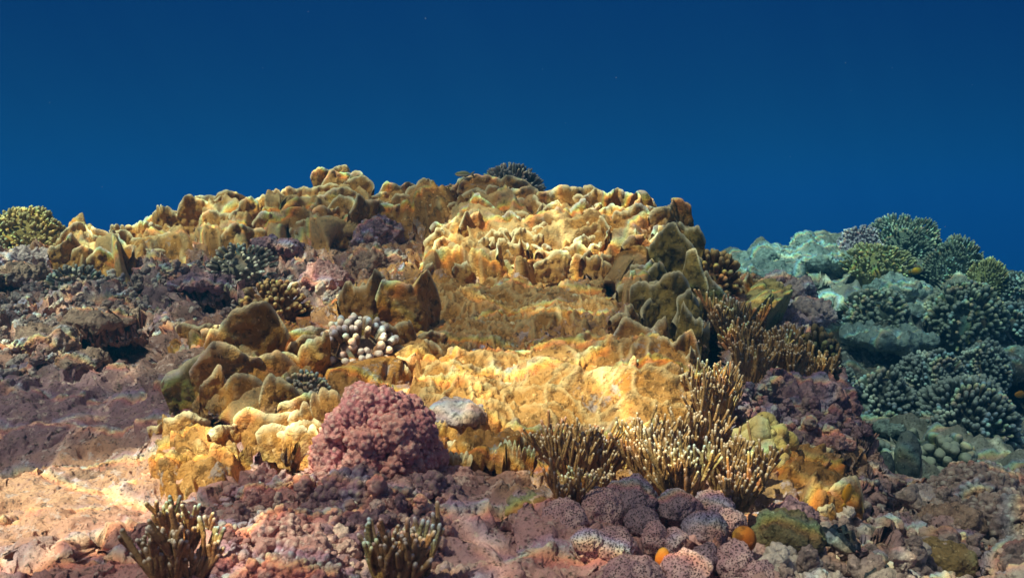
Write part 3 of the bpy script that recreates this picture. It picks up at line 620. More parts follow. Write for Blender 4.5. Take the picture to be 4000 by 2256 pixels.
def head(label, u, v, w, h, n, mat, fr=.09, fl=.42, parts=False, far=False, tilt=(0, -.35), maxpol=100, seed=0, group=None, name='finger_coral', deep=.9, upw=.25, back=0.0):
    """w, h in photo pixels; (u, v) is the middle of the foot of the head"""
    P, d = at(u, v, far, back); s = d / F; Rx, Rz = w * s / 2, h * s
    rs = np.random.RandomState(seed + int(u)); root = empty(name, P) if parts else None
    sc = np.array([Rx, Rx * deep, Rz]); up = np.array([tilt[0], tilt[1], 1.0]); Rm = np.array(rotz_to(up))
    Vb, Tb = ico(3); Vb = Vb * (1 + .10 * fbm(Vb, .5, 2, seed))[:, None] * sc * (1 - fl * 1.25) * (.86 if parts else 1); Vb = Vb @ Rm.T
    D = dome_dirs(n, R(maxpol), rs); mb = MB(); irr = 1 + (.10 if parts else .22) * vnoise(D + seed * 3.1, .6, 5)
    if parts:
        b = mesh_obj('base', Vb, [Tb], mat, root, None, np.zeros(len(Vb)))
        datas = []
    else: mb.add(Vb, None, Tb)
    for i, dr in enumerate(D):
        p0 = dr * sc * (1 - fl) * .95 * irr[i]; dirw = dr * sc; L = np.linalg.norm(dirw) * fl * rs.uniform(.85, 1.2)
        dv = dirw / np.linalg.norm(dirw) + np.array([0, 0, upw]); dv = Rm @ dv; p0 = Rm @ p0
        rr = fr * (Rx + Rz) / 2 * rs.uniform(.8, 1.2); M = np.array(rotz_to(dv, rs.uniform(0, 6)))
        V, Q, T, tip = PROTO[rs.randint(6)]
        if parts:
            k = rs.randint(6)
            while len(datas) <= k: datas.append(None)
            V, Q, T, tip = PROTO[k]
            if datas[k] is None:
                o = mesh_obj('branch', V * np.array([rr, rr, L]), [Q, T], mat, root, None, tip); datas[k] = (o, rr, L)
                o.matrix_basis = Matrix.Translation(p0) @ Matrix(M.tolist()).to_4x4()
            else:
                src, r0, L0 = datas[k]; o = src.copy(); S.collection.objects.link(o); o.parent = root
                o.matrix_basis = Matrix.Translation(p0) @ Matrix(M.tolist()).to_4x4() @ Matrix.Diagonal((rr / r0, rr / r0, L / L0, 1))
        else:
            mb.add((V * np.array([rr, rr, L])) @ M.T + p0, Q, T, tip)
    o = root if parts else mb.build(name, mat, None, P)
    return tag(o, label, 'coral', group)
head('finger coral with thick white tips on a brown base, left of the mound', 1400, 1410, 380, 205, 99, WHITE, .074, .30, True, deep=.95, seed=1, tilt=(0, -.9), maxpol=82)
head('finger coral with pale yellow tips on dark branches, above the white-tipped one', 1070, 1225, 310, 145, 99, TAN, .062, .27, True, seed=2, tilt=(0, -.7), maxpol=85)
head('small grey finger coral tucked behind the pink cauliflower coral', 1195, 1550, 220, 110, 99, GREY, .065, .28, True, seed=3)
head('brown finger coral with pale orange tips behind the right edge of the mound', 2785, 1130, 240, 180, 99, TAN, .068, .32, True, seed=4, back=.1)
head('grey low finger coral with pinkish tips on the left slope under the curled fire coral', 950, 1050, 290, 105, 99, GREY, .055, .26, True, seed=5)
head('small dim grey finger coral on the far left slope below the squat golden block', 300, 1135, 250, 110, 99, GREY, .060, .26, True, seed=6)
head('bushy yellow-brown coral at the top left corner of the reef', 110, 945, 350, 140, 520, coral_mat('yellow_brown_bush', (.30, .20, .06), (.42, .29, .09), (.62, .48, .22), 9, 60, 240, .6), .036, .18, seed=7, name='bush_coral', back=.1, upw=.3)
head('dark purple-grey bush coral rising behind the crest next to the small fish', 2000, 765, 260, 125, 380, coral_mat('purple_bush', (.20, .15, .16), (.28, .22, .20), (.44, .36, .32), 9, 60, 240, .6), .042, .30, seed=8, name='bush_coral', back=.35)
head('small pale stubby coral on the crest left of the wide golden plate', 1770, 775, 130, 60, 80, TAN, .08, .42, seed=9, name='bush_coral', back=.1)
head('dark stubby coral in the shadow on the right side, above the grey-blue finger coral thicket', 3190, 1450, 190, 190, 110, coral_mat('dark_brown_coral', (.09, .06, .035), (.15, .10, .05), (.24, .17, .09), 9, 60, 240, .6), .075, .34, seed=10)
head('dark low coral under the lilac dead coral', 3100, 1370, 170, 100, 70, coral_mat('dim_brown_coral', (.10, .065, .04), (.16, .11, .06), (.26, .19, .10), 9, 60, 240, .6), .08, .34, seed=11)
# far reef heads
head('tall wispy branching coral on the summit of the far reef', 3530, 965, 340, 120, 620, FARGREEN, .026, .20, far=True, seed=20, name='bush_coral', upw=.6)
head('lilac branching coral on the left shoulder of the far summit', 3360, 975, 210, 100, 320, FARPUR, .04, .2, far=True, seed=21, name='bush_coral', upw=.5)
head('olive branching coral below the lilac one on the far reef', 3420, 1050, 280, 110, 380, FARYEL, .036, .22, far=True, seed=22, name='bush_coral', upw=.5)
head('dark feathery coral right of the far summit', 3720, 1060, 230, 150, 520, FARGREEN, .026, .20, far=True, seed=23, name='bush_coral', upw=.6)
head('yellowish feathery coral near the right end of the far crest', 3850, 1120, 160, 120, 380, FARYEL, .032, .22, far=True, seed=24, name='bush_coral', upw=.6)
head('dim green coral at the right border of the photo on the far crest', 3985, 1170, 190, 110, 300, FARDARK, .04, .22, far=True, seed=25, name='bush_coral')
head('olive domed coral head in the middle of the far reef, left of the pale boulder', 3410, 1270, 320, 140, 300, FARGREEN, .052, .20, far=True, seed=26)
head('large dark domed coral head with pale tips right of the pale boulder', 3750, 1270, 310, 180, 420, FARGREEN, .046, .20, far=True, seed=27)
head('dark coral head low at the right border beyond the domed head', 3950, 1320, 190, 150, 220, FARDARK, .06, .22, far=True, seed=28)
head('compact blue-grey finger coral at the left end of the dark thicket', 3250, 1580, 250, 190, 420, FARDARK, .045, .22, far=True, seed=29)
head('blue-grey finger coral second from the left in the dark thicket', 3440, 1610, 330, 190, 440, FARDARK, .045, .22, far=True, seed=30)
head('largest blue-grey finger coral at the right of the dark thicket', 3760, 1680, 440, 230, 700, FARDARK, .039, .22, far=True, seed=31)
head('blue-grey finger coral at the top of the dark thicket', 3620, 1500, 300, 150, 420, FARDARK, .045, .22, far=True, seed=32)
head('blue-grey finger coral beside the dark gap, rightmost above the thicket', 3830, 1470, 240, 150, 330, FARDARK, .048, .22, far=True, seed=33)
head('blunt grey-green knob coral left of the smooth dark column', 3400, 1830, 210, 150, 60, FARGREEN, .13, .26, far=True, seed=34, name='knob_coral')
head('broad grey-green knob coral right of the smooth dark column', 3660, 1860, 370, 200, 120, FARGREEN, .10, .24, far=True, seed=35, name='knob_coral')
# ------------------------------------------------------------------ fans of thin fire coral fingers
def stem_fan(mb, P, az, w, h, r, n, rs, lean=0.0, plane=.25):
    ca, sa = math.cos(R(az)), math.sin(R(az))
    ax = np.array([ca, sa, 0]); nx = np.array([-sa, ca, 0])
    def grow(p, d, L, rad, depth):
        k = 5; pts = [p]; dd = d.copy()
        for i in range(k):
            dd = dd + rs.normal(0, .05, 3) + np.array([0, 0, .07]); dd /= np.linalg.norm(dd); pts.append(pts[-1] + dd * L / k)
        mb.tube(pts, rad * np.linspace(1, .86, k + 1) * (1 + rs.normal(0, .07, k + 1)), 6, rs.uniform(.002, .007))
        if depth > 0:
            for q in range(rs.randint(2, 5)):
                j = rs.randint(1, k + 1); side = rs.uniform(-.5, .5)
                nd = dd + ax * side + nx * rs.normal(0, plane * .6); nd[2] = max(nd[2], .3); nd /= np.linalg.norm(nd)
                grow(pts[j], nd, L * rs.uniform(.6, .95), rad * .9, depth - 1)
    for i in range(n):
        s = (i + rs.uniform(.2, .8)) / n - .5
        p = P + ax * s * w * .6 + nx * rs.normal(0, plane * .08) * w
        d = np.array([0, 0, 1.0]) + ax * (s * 1.1 + rs.normal(0, .12)) + nx * (lean + rs.normal(0, plane * .4)); d /= np.linalg.norm(d)
        L = h * rs.uniform(.45, .68); grow(p - d * L * .15, d, L, r * 1.15, 2)
def fans(label, fl, seed, mat=BROWN, r=.0031, far=False, cat='coral', group=None, web=True):
    P0, d0 = at(fl[0][0], fl[0][1], far); root = empty('finger_fire_coral', P0); tag(root, label, cat, group); rs = np.random.RandomState(seed)
    for (u, v, w, h, az, lean, n) in fl:
        P, d = at(u, v, far); s = d / F; mb = MB(); stem_fan(mb, P - P0, az, w * s, h * s, r, int(n * 1.7), rs, lean)
        mb.build('fan', mat, root)
    return root
fans('widest thicket of brown white-tipped fingers, in front of the lower terrace at right', [(2560, 1860, 250, 190, 0, -.25, 11), (2720, 1850, 240, 200, 12, -.2, 11), (2660, 1930, 260, 180, -10, -.3, 11), (2830, 1900, 200, 190, 20, -.2, 9), (2500, 1800, 180, 140, 10, -.2, 8)], 1)
fans('upright fan of brown fire coral fingers with white tips directly under the lower terrace', [(2230, 1860, 200, 200, 5, -.2, 9), (2340, 1850, 190, 170, -5, -.2, 9), (2150, 1800, 130, 120, 20, -.2, 6), (2420, 1820, 150, 110, 0, -.25, 7)], 2)
fans('narrow hanging spray of pale-tipped fingers above the speckled balls', [(2220, 1990, 120, 160, 10, -.35, 5), (2260, 1950, 120, 110, -20, -.4, 5), (2340, 1910, 120, 80, 0, -.4, 5)], 3)
fans('steep brown finger fans climbing the right flank of the lower terrace', [(2760, 1680, 170, 190, 40, -.1, 8), (2830, 1660, 140, 190, 60, 0, 7), (2720, 1580, 140, 130, 20, -.1, 6), (2800, 1570, 130, 120, 30, -.1, 6)], 4)
fans('reddish-brown finger fans at the lower end of the right slope beside the orange ball', [(2880, 1990, 160, 150, 30, -.3, 7), (2930, 1930, 150, 150, 45, -.2, 7), (2960, 1880, 120, 120, 20, -.2, 6), (2850, 1930, 120, 130, 50, -.2, 6)], 5)
fans('pinkish-brown antler-like finger coral right of the dark olive plate', [(2850, 1320, 170, 150, 20, -.1, 8), (2930, 1310, 130, 100, 0, -.1, 6), (2790, 1350, 120, 150, 50, 0, 6)], 6, r=.0046)
fans('long band of short brown fingers above the purple knobbly rock', [(2930, 1480, 200, 150, 10, -.1, 10), (3050, 1490, 200, 140, 0, -.1, 10), (3180, 1500, 180, 110, 10, -.1, 9), (2900, 1400, 160, 120, 20, -.1, 8), (3020, 1400, 180, 110, 0, -.1, 8)], 7, r=.0044)
fans('tall dark brown finger coral in the left foreground', [(650, 2280, 150, 250, 20, -.05, 4), (740, 2260, 170, 190, 10, -.15, 4), (600, 2220, 110, 140, 30, -.1, 3), (790, 2120, 130, 110, 0, -.3, 4), (690, 2120, 120, 150, 10, -.2, 4)], 8, r=.0042, mat=DARKFING)
fans('dark finger coral with a few bluish-white tips at the bottom centre edge', [(1560, 2320, 130, 230, 10, -.05, 4), (1650, 2270, 90, 230, 30, -.05, 2), (1500, 2290, 90, 190, -10, -.1, 3), (1610, 2180, 110, 120, 0, -.3, 4)], 9, r=.0042, mat=DARKFING)
# ------------------------------------------------------------------ pink cauliflower coral
def cauliflower(label, u, v, w, h, n, mat, seed, name='cauliflower_coral', lobe=.30, wart=.007, back=0.0, far=False):
    P, d = at(u, v, far, back); s = d / F; Rx, Rz = w * s / 2, h * s; rs = np.random.RandomState(seed)
    root = empty(name, P); tag(root, label, 'coral'); sc = np.array([Rx, Rx * .85, Rz]); Rm = np.array(rotz_to((0, -.35, 1)))
    Vb, Tb = ico(3); mesh_obj('base', (Vb * sc * .70) @ Rm.T, [Tb], mat, root)
    for dr in dome_dirs(n, R(110), rs):
        V, T = ico(4); L = lobe * Rx * rs.uniform(.75, 1.2); c = dr * sc * rs.uniform(.78, .92) * (1 + .09 * float(vnoise(dr[None] + seed, .7, 3)[0]))
        L = L * rs.choice([.7, 1, 1, 1.35]); X = V * L * np.array([1, 1, 1.0]); X = X @ np.array(rotz_to(dr)).T; G = X + c
        k1, _ = worley(G + seed, wart, seed); l1, _ = worley(G + seed, L * .75, seed + 2)
        X = X * (1 + (.55 - l1) * .45)[:, None] + V @ np.array(rotz_to(dr)).T * (np.sqrt(np.clip(.62 - k1, 0, 1)) * wart * 1.0)[:, None]
        mesh_obj('lobe', (X + c) @ Rm.T, [T], mat, root, None, sstep(.45, .12, k1) * .6)
    return root
cauliflower('rounded pink cauliflower coral covered in tiny warts, the only pink dome in the foreground', 1480, 1800, 460, 295, 96, PINK, 3, lobe=.205, wart=.0095)
cauliflower('purple lumpy coral joined on below the pink cauliflower coral', 1370, 1960, 270, 110, 30, PURPLE, 11, name='knob_coral', lobe=.30, wart=.012)
cauliflower('dull mauve knobbed coral left of the bottom centre finger coral', 1390, 2130, 230, 110, 28, PURPLE, 12, name='knob_coral', lobe=.30, wart=.012)
cauliflower('bright pink knobbed coral patch in the sunlit lower centre', 1120, 2110, 260, 110, 32, PINKROCK, 13, name='knob_coral', lobe=.27, wart=.010)
cauliflower('pink knobbed coral at the bottom edge between the two finger corals', 1190, 2290, 330, 130, 36, PINKROCK, 14, name='knob_coral', lobe=.26, wart=.010)
cauliflower('mauve knobbed coral right of the pink cauliflower coral', 1690, 1960, 210, 110, 28, PURPLE, 15, name='knob_coral', lobe=.30, wart=.012)
cauliflower('pinkish knobbed coral in the bottom right corner', 3900, 2120, 330, 210, 40, PINKGREY, 16, name='knob_coral', lobe=.27, wart=.014)
cauliflower('grey-pink knobbed coral above the bottom right corner one', 3800, 1960, 300, 130, 36, PINKGREY, 17, name='knob_coral', lobe=.27, wart=.014)
cauliflower('pale yellow knobbed coral lump below the purple rock on the right slope', 2980, 1780, 170, 130, 26, PALEYEL, 5, name='knob_coral', lobe=.34, wart=.03)
cauliflower('small pale knobbed coral on top of the right slope beside the finger fans', 2960, 1690, 110, 60, 14, PALEYEL, 6, name='knob_coral', lobe=.36, wart=.03)
# ------------------------------------------------------------------ lumps, boulders and speckled balls
def lump(name, label, cat, u, v, w, h, mat, seed, amp=.2, lvl=5, knob=0.0, kn_s=.03, deep=1.0, far=False, group=None, back=0.0, tilt=0.0, sink=.25, rough=1.0):
    P, d = at(u, v, far, back); s = d / F; rx, rz = w * s / 2, h * s / 2
    V, T = ico(lvl); off = np.random.RandomState(seed).uniform(-30, 30, 3)
    sz = np.array([rx, rx * deep, rz]); q = V * sz / (rx * rz) ** .5 + off; nn = V / sz; nn /= np.linalg.norm(nn, axis=1)[:, None]
    r = amp * fbm(q, .9, 3, seed, .5) + amp * .45 * rough * fbm(q, .28, 4, seed + 5, .6)
    X = V * sz + nn * (r * (rx * rz) ** .5)[:, None]
    if knob:
        k1, _ = worley(X + off, kn_s, seed); X = X + nn * (np.sqrt(np.clip(.6 - k1, 0, 1)) * knob)[:, None]
    c, s_ = math.cos(R(tilt)), math.sin(R(tilt)); X = X @ np.array([[c, 0, s_], [0, 1, 0], [-s_, 0, c]]).T
    X[:, 2] += rz * (1 - 2 * sink) * 0
    o = mesh_obj(name, X, [T], mat, None, P, np.zeros(len(X)))
    return tag(o, label, cat, group)
BALLS = [(2210, 2040, 170, 150, 0, 'pale speckled lump at the left end of the ball cluster'), (2350, 2000, 150, 150, 0, 'rainbow-lit speckled lump below the narrow finger spray'), (2470, 1960, 200, 170, 1, 'large dark speckled double lump at the top of the ball cluster'),
         (2520, 2040, 120, 110, 1, 'dark speckled lump in the middle below the large double lump'), (2645, 1985, 150, 120, 1, 'smooth dark purple ball with fine dots under the finger thicket'), (2780, 1980, 130, 120, 1, 'dark ball right of the smooth purple one, half hidden in fingers'),
         (2560, 2110, 110, 120, 0, 'pink and brown speckled lump above the small orange sponge'), (2640, 2125, 100, 110, 0, 'round pink speckled ball right above the bottom ball row'), (2750, 2080, 150, 130, 1, 'broad dark speckled lump left of the orange ball'), (2850, 2030, 100, 90, 0, 'small lilac ball at the right side of the cluster'),
         (2680, 2240, 180, 120, 0, 'pale pink speckled ball cut by the bottom edge'), (2870, 2200, 130, 130, 0, 'pink speckled ball below the orange ball'), (2960, 2250, 130, 110, 0, 'pink speckled ball at the bottom, rightmost of the cluster'), (2400, 2130, 160, 100, 0, 'white-pink knob in the middle of the cluster'),
         (2300, 2130, 120, 120, 0, 'pinkish lump below the pale speckled left one'), (2760, 2170, 90, 90, 1, 'small dark ball between the pink speckled balls'), (2460, 2250, 220, 130, 0, 'flat pink-white lump at the bottom left of the cluster')]
for i, (u, v, w, h, k, lab) in enumerate(BALLS):
    lump('speckled_ball', lab, 'crusted lump', u, v, w * 1.15, h * 1.15, DOTDARK if k else DOTTED, 50 + i, .22, 5, deep=1.1, group='speckled balls in the right foreground', rough=.4)
lump('orange_sponge', 'round orange ball sponge in the right foreground beside the speckled balls', 'sponge', 2905, 2105, 98, 105, ORANGE, 80, .03, 4, group='orange ball sponges', rough=.2)
lump('orange_sponge', 'small elongated orange sponge wedged between speckled balls at the bottom', 'sponge', 2590, 2190, 60, 110, ORANGE, 81, .05, 4, group='orange ball sponges', rough=.2)
lump('orange_sponge', 'pale orange ball sponge on the mound crest in front of the purple bush', 'sponge', 2080, 790, 66, 66, coral_mat('pale_orange_sponge', (.46, .22, .08), (.52, .27, .11), (.6, .3, .1), 20, 60, 300, .3), 82, .04, 4, rough=.2, back=-.16)
lump('yellow_sponge', 'yellow-green ball at the foot of the dark thicket on the far right', 'sponge', 3865, 1690, 100, 90, FARYEL, 83, .08, 4, far=True)
LUMPS = [('dead_coral', 'lilac smooth dead coral boulder upper one on the right slope', 3090, 1140, 170, 110, PALEROCK, .28), ('dead_coral', 'lilac lobed dead coral in the centre of the right slope', 3150, 1230, 210, 120, PALEROCK, .30), ('dead_coral', 'pale lilac slab between the brown fingers and the dark stubby coral', 3080, 1300, 130, 70, PALEROCK, .25),
         ('dead_coral', 'pinkish dead coral bit on top of the lilac boulders', 3040, 1100, 110, 70, PALEROCK, .28), ('reef_boulder', 'pale knobbly rock at the left border under the bushy coral', 90, 1015, 220, 90, PALEROCK, .3), ('reef_boulder', 'pale rounded rock on the far left slope in front of the squat golden block', 210, 1020, 120, 90, PALEROCK, .3),
         ('reef_boulder', 'grey rock with a white top near the left border', 90, 1070, 180, 70, GREYROCK, .3), ('reef_boulder', 'mauve boulder just under the curled fire coral', 1040, 960, 130, 70, PURPLE, .25), ('reef_boulder', 'mauve low boulder right of the other under the left crest', 1130, 970, 110, 60, PURPLE, .25),
         ('reef_boulder', 'dark purple rough rock between the left peak and the mound', 1480, 930, 190, 170, PURPLE, .25), ('reef_boulder', 'purple-brown rock face left of the mound wall, below the dark rough rock', 1470, 1030, 200, 130, GREYROCK, .3), ('reef_boulder', 'pale pink rubble boulder above the fan-shaped plate', 1280, 1100, 190, 120, PINKROCK, .3),
         ('reef_boulder', 'overhanging brown rock ledge above the large dark hollow on the left', 420, 1245, 290, 56, GREYROCK, .3), ('reef_boulder', 'purple rock ledge above the smaller dark hollow', 800, 1110, 240, 60, PURPLE, .3), ('reef_boulder', 'tan lumpy rock at the left border beside the large dark hollow', 190, 1340, 240, 110, GREYROCK, .3),
         ('reef_boulder', 'tan nubby rock below the large dark hollow', 330, 1410, 170, 70, GREYROCK, .3), ('purple_coral_rock', 'big knobbly purple rock on the right slope', 3080, 1580, 330, 210, PURPLE, .3), ('purple_coral_rock', 'purple knobbly rock right part, near the blue-grey thicket', 3260, 1600, 180, 190, PURPLE, .3),
         ('reef_boulder', 'pink and white rock with yellow lobes under the purple rock', 3230, 1730, 190, 140, PINKROCK, .35), ('reef_boulder', 'pale blue-grey boulder with rough top in the lower right, front of the dark column', 3640, 1990, 190, 160, PALEROCK, .3), ('reef_boulder', 'tan knobbed boulder left of the bottom-right shadow', 3720, 2060, 220, 150, GREYROCK, .3),
         ('reef_boulder', 'tan smooth lump near the bottom right', 3680, 2180, 230, 120, coral_mat('tan_lump', (.30, .19, .08), (.40, .27, .13), (.5, .4, .2), 10, 60, 240, .5), .15), ('reef_boulder', 'grey-purple rock beside the clam', 3090, 2010, 190, 110, PURPLE, .25), ('reef_boulder', 'green fuzzy soft coral mound in the right foreground', 3080, 2080, 260, 140, FUZZ, .16),
         ('reef_boulder', 'flat brown cup-like patch in the centre foreground', 2050, 1985, 170, 110, coral_mat('brown_patch', (.26, .17, .08), (.34, .23, .12), (.5, .4, .2), 10, 60, 240, .6), .12), ('reef_boulder', 'smooth purple-grey flat rock at the front of the lower terrace', 1780, 1620, 250, 110, coral_mat('lilac_flat', (.30, .22, .24), (.40, .29, .29), (.5, .4, .4), 20, 90, 240, .7), .10),
         ('reef_boulder', 'mauve lobed lump below the pink cauliflower coral', 1330, 1990, 190, 90, PURPLE, .3), ('reef_boulder', 'mauve two-knobbed lump under the other mauve one', 1390, 1940, 160, 80, PURPLE, .3), ('reef_boulder', 'pink knob in a bright light spot at the bottom left centre', 1000, 2110, 130, 110, PINKROCK, .3),
         ('reef_boulder', 'pink ridge rock with a dark left side under the golden fingers', 1020, 1960, 160, 110, PINKROCK, .3), ('reef_boulder', 'orange-pink crusted rock in the shaded left hollow', 1090, 1870, 150, 80, PURPLE, .3), ('reef_boulder', 'pinkish rock wall right of the cauliflower coral', 1760, 1890, 170, 110, PINKROCK, .25)]
for i, (nm, lab, u, v, w, h, m, a) in enumerate(LUMPS):
    lump(nm, lab, 'coral' if 'coral' in nm else 'rock', u, v, w, h, m, 100 + i, a, 5, knob=.010, kn_s=.035)
FARL = [('pale blue-green boulder at the top left of the far reef', 3000, 1010, 220, 90), ('pale pointed boulder on the far left crest', 3150, 970, 130, 110), ('wide pale boulder under the pointed one on the far reef', 3180, 1020, 250, 80), ('pale boulder in front of the far left crest', 2990, 1070, 260, 80),
        ('pale bluish boulder beside the small dark cave on the far reef', 3260, 1030, 120, 80), ('pale rounded boulder in the middle of the far reef', 3560, 1235, 100, 70), ('pale ledge under the olive domed head', 3480, 1320, 320, 80), ('pale rock left of the olive domed head', 3230, 1180, 120, 70),
        ('pale rock slope below the far summit', 3500, 1130, 220, 80), ('pale flat ledge at the foot of the dark thicket', 3370, 1620, 250, 80), ('pale rock plate hanging at the right border', 3960, 1390, 150, 60), ('pale rock at the foot of the ledge in front of the thicket', 3480, 1660, 140, 50), ('pale rubble mound on the sandy slope at the right border', 3960, 1720, 170, 60), ('yellowish rock shelf below the olive branching coral', 3370, 1060, 210, 70)]
for i, (lab, u, v, w, h) in enumerate(FARL):
    lump('far_boulder', lab, 'rock', u, v, w, h, FARROCK, 200 + i, .28, 5, knob=.03, kn_s=.10, far=True)
# smooth dark column among the knob corals
for i, (lab, u, v, w, h) in enumerate([('tall smooth dark rounded coral column in the right middle distance', 3545, 1800, 100, 250), ('short smooth dark column left of the tall one', 3460, 1840, 70, 160), ('stubby dark lump left of the two smooth columns', 3370, 1850, 110, 150)]):
    lump('column_coral', lab, 'coral', u, v, w, h, FARDARK, 230 + i, .07, 4, far=True, back=-.25)
# ------------------------------------------------------------------ nodules of pink coralline rubble (far too many to count)
def rubble(name, poly, n, rmin, rmax, mat, seed, label):
    rs = np.random.RandomState(seed); mb = MB(); V, T = ico(2); V3, T3 = ico(3); a = np.array(poly); us = []
    while len(us) < n:
        x, y = rs.uniform(a[:, 0].min(), a[:, 0].max(), 400), rs.uniform(a[:, 1].min(), a[:, 1].max(), 400)
        k = in_poly(x, y, poly); us += list(zip(x[k], y[k]))
    us = np.array(us[:n]); D = near_depth(us[:, 0], us[:, 1]); P = ray(us[:, 0], us[:, 1]) * D[:, None]
    base = rock_disp(P, us[:, 0], us[:, 1])
    for p, b in zip(P, base):
        r = rmin * (rmax / rmin) ** rs.uniform(0, 1) ** 1.6; pale = rs.uniform(0, 1) ** 3 * .9
        c = p + np.array([0, -.3, .8]) * b + np.array([0, -.2, 1]) * rs.uniform(-.3, .5) * r; d = rs.normal(0, 1, 3); d[2] = abs(d[2]) * .8
        for q in range(rs.randint(1, 5)):           # each nodule is a knotted little branch
            rr = r * rs.uniform(.55, 1.0); vv, tt = (V3, T3) if rr > .012 else (V, T); o = rs.uniform(-40, 40, 3)
            X = vv * (1 + .34 * vnoise(vv + o, .8, 1) + .20 * vnoise(vv + o, .35, 2))[:, None] * rr * rs.uniform(.75, 1.25, 3)
            mb.add(X + c, None, tt, np.full(len(X), pale))
            d = d + rs.normal(0, .5, 3); c = c + d / np.linalg.norm(d) * rr * 1.15
    o = mb.build(name, mat); tag(o, label, 'rubble', None, 'stuff'); return o
rubble('coral_rubble', [(850, 1900), (1150, 1850), (1500, 1880), (1750, 1950), (1720, 2300), (600, 2300), (800, 2050)], 1300, .004, .014, PINKROCK, 1, 'pink coralline rubble nodules covering the centre foreground')
rubble('purple_rubble', [(1250, 1930), (1700, 1900), (1720, 2300), (1150, 2300)], 420, .005, .014, PURPLE, 2, 'dull purple rubble nodules around the bottom centre finger coral')
rubble('slope_rubble', [(0, 1080), (600, 1060), (1250, 1020), (1350, 1200), (900, 1260), (650, 1300), (0, 1480)], 1300, .005, .018, PINKGREY, 3, 'brownish rubble and turf lumps over the left slope')
rubble('right_rubble', [(3000, 2250), (3250, 2000), (3450, 1950), (3900, 1900), (4100, 1880), (4100, 2330), (3000, 2330)], 650, .007, .024, PINKGREY, 4, 'grey and pink knobbly rubble filling the lower right corner')
rubble('knob_rubble', [(2880, 1500), (3300, 1520), (3350, 1750), (3100, 1740), (2900, 1650)], 420, .008, .020, PURPLE, 5, 'purple nodules over the knobbly rock on the right slope')
rubble('mound_knobs', [(1700, 900), (2300, 860), (2500, 950), (2400, 1040), (1750, 1060)], 300, .006, .014, GOLDC, 6, 'tiny golden warts spread over the upper wall of the mound')
# ------------------------------------------------------------------ giant clam
def clam(label, u, v, w, az, seed, roll=0):
    P, d = at(u, v); s = d / F; L = w * s; root = empty('giant_clam', P); tag(root, label, 'clam')
    sh = coral_mat('clam_shell', (.30, .24, .22), (.44, .36, .33), (.6, .5, .45), 20, 60, 180, .8); mt = coral_mat('clam_mantle', (.012, .014, .02), (.03, .035, .05), (.05, .06, .09), 30, 90, 300, .4, rough=.4)
    ca, sa = math.cos(R(az)), math.sin(R(az)); M = np.array([[ca, -sa, 0], [sa, ca, 0], [0, 0, 1]])
    t = np.linspace(0, 1, 60); q = np.linspace(0, 1, 14)
    for sd in (-1, 1):
        T_, Q_ = np.meshgrid(t, q, indexing='ij'); wav = np.sin(T_ * math.pi * 9)
        x = (T_ - .5) * L * (.75 + .25 * Q_); hh = .42 * L * np.sin(math.pi * (.04 + .92 * T_)) ** .6
        z = hh * Q_ * (1 + .10 * wav * Q_) - .10 * L; y = sd * (.05 * L + .26 * L * np.sin(Q_ * 2.4) * np.sin(math.pi * T_) ** .5 + .035 * L * wav * Q_)
        X = np.stack([x, y, z], -1).reshape(-1, 3); mesh_obj('shell', X @ M.T, [grid_faces(60, 14)], sh, root, None, np.zeros(len(X)))
        p2 = np.linspace(-1, 1, 10); T2, K2 = np.meshgrid(t, p2, indexing='ij'); wv = np.sin(T2 * math.pi * 9)
        x = (T2 - .5) * L; hh = .42 * L * np.sin(math.pi * (.04 + .92 * T2)) ** .6
        z = hh - .09 * L + .05 * L * (1 - K2 ** 2) + .04 * L * wv; y = sd * (.15 * L * np.sin(math.pi * T2) ** .5 + .03 * L * wv) + K2 * .08 * L
        X = np.stack([x, y, z], -1).reshape(-1, 3); mesh_obj('mantle', X @ M.T, [grid_faces(60, 10)], mt, root, None, np.zeros(len(X)))
clam('giant clam with a wavy black mantle on the right slope under the pale cup plate', 3270, 2130, 190, 118, 1)
clam('small half-closed giant clam embedded in the left side of the mound wall', 1680, 1090, 80, 70, 2)
clam('dark clam near the bottom edge below the larger clam', 3420, 2250, 150, 20, 3)
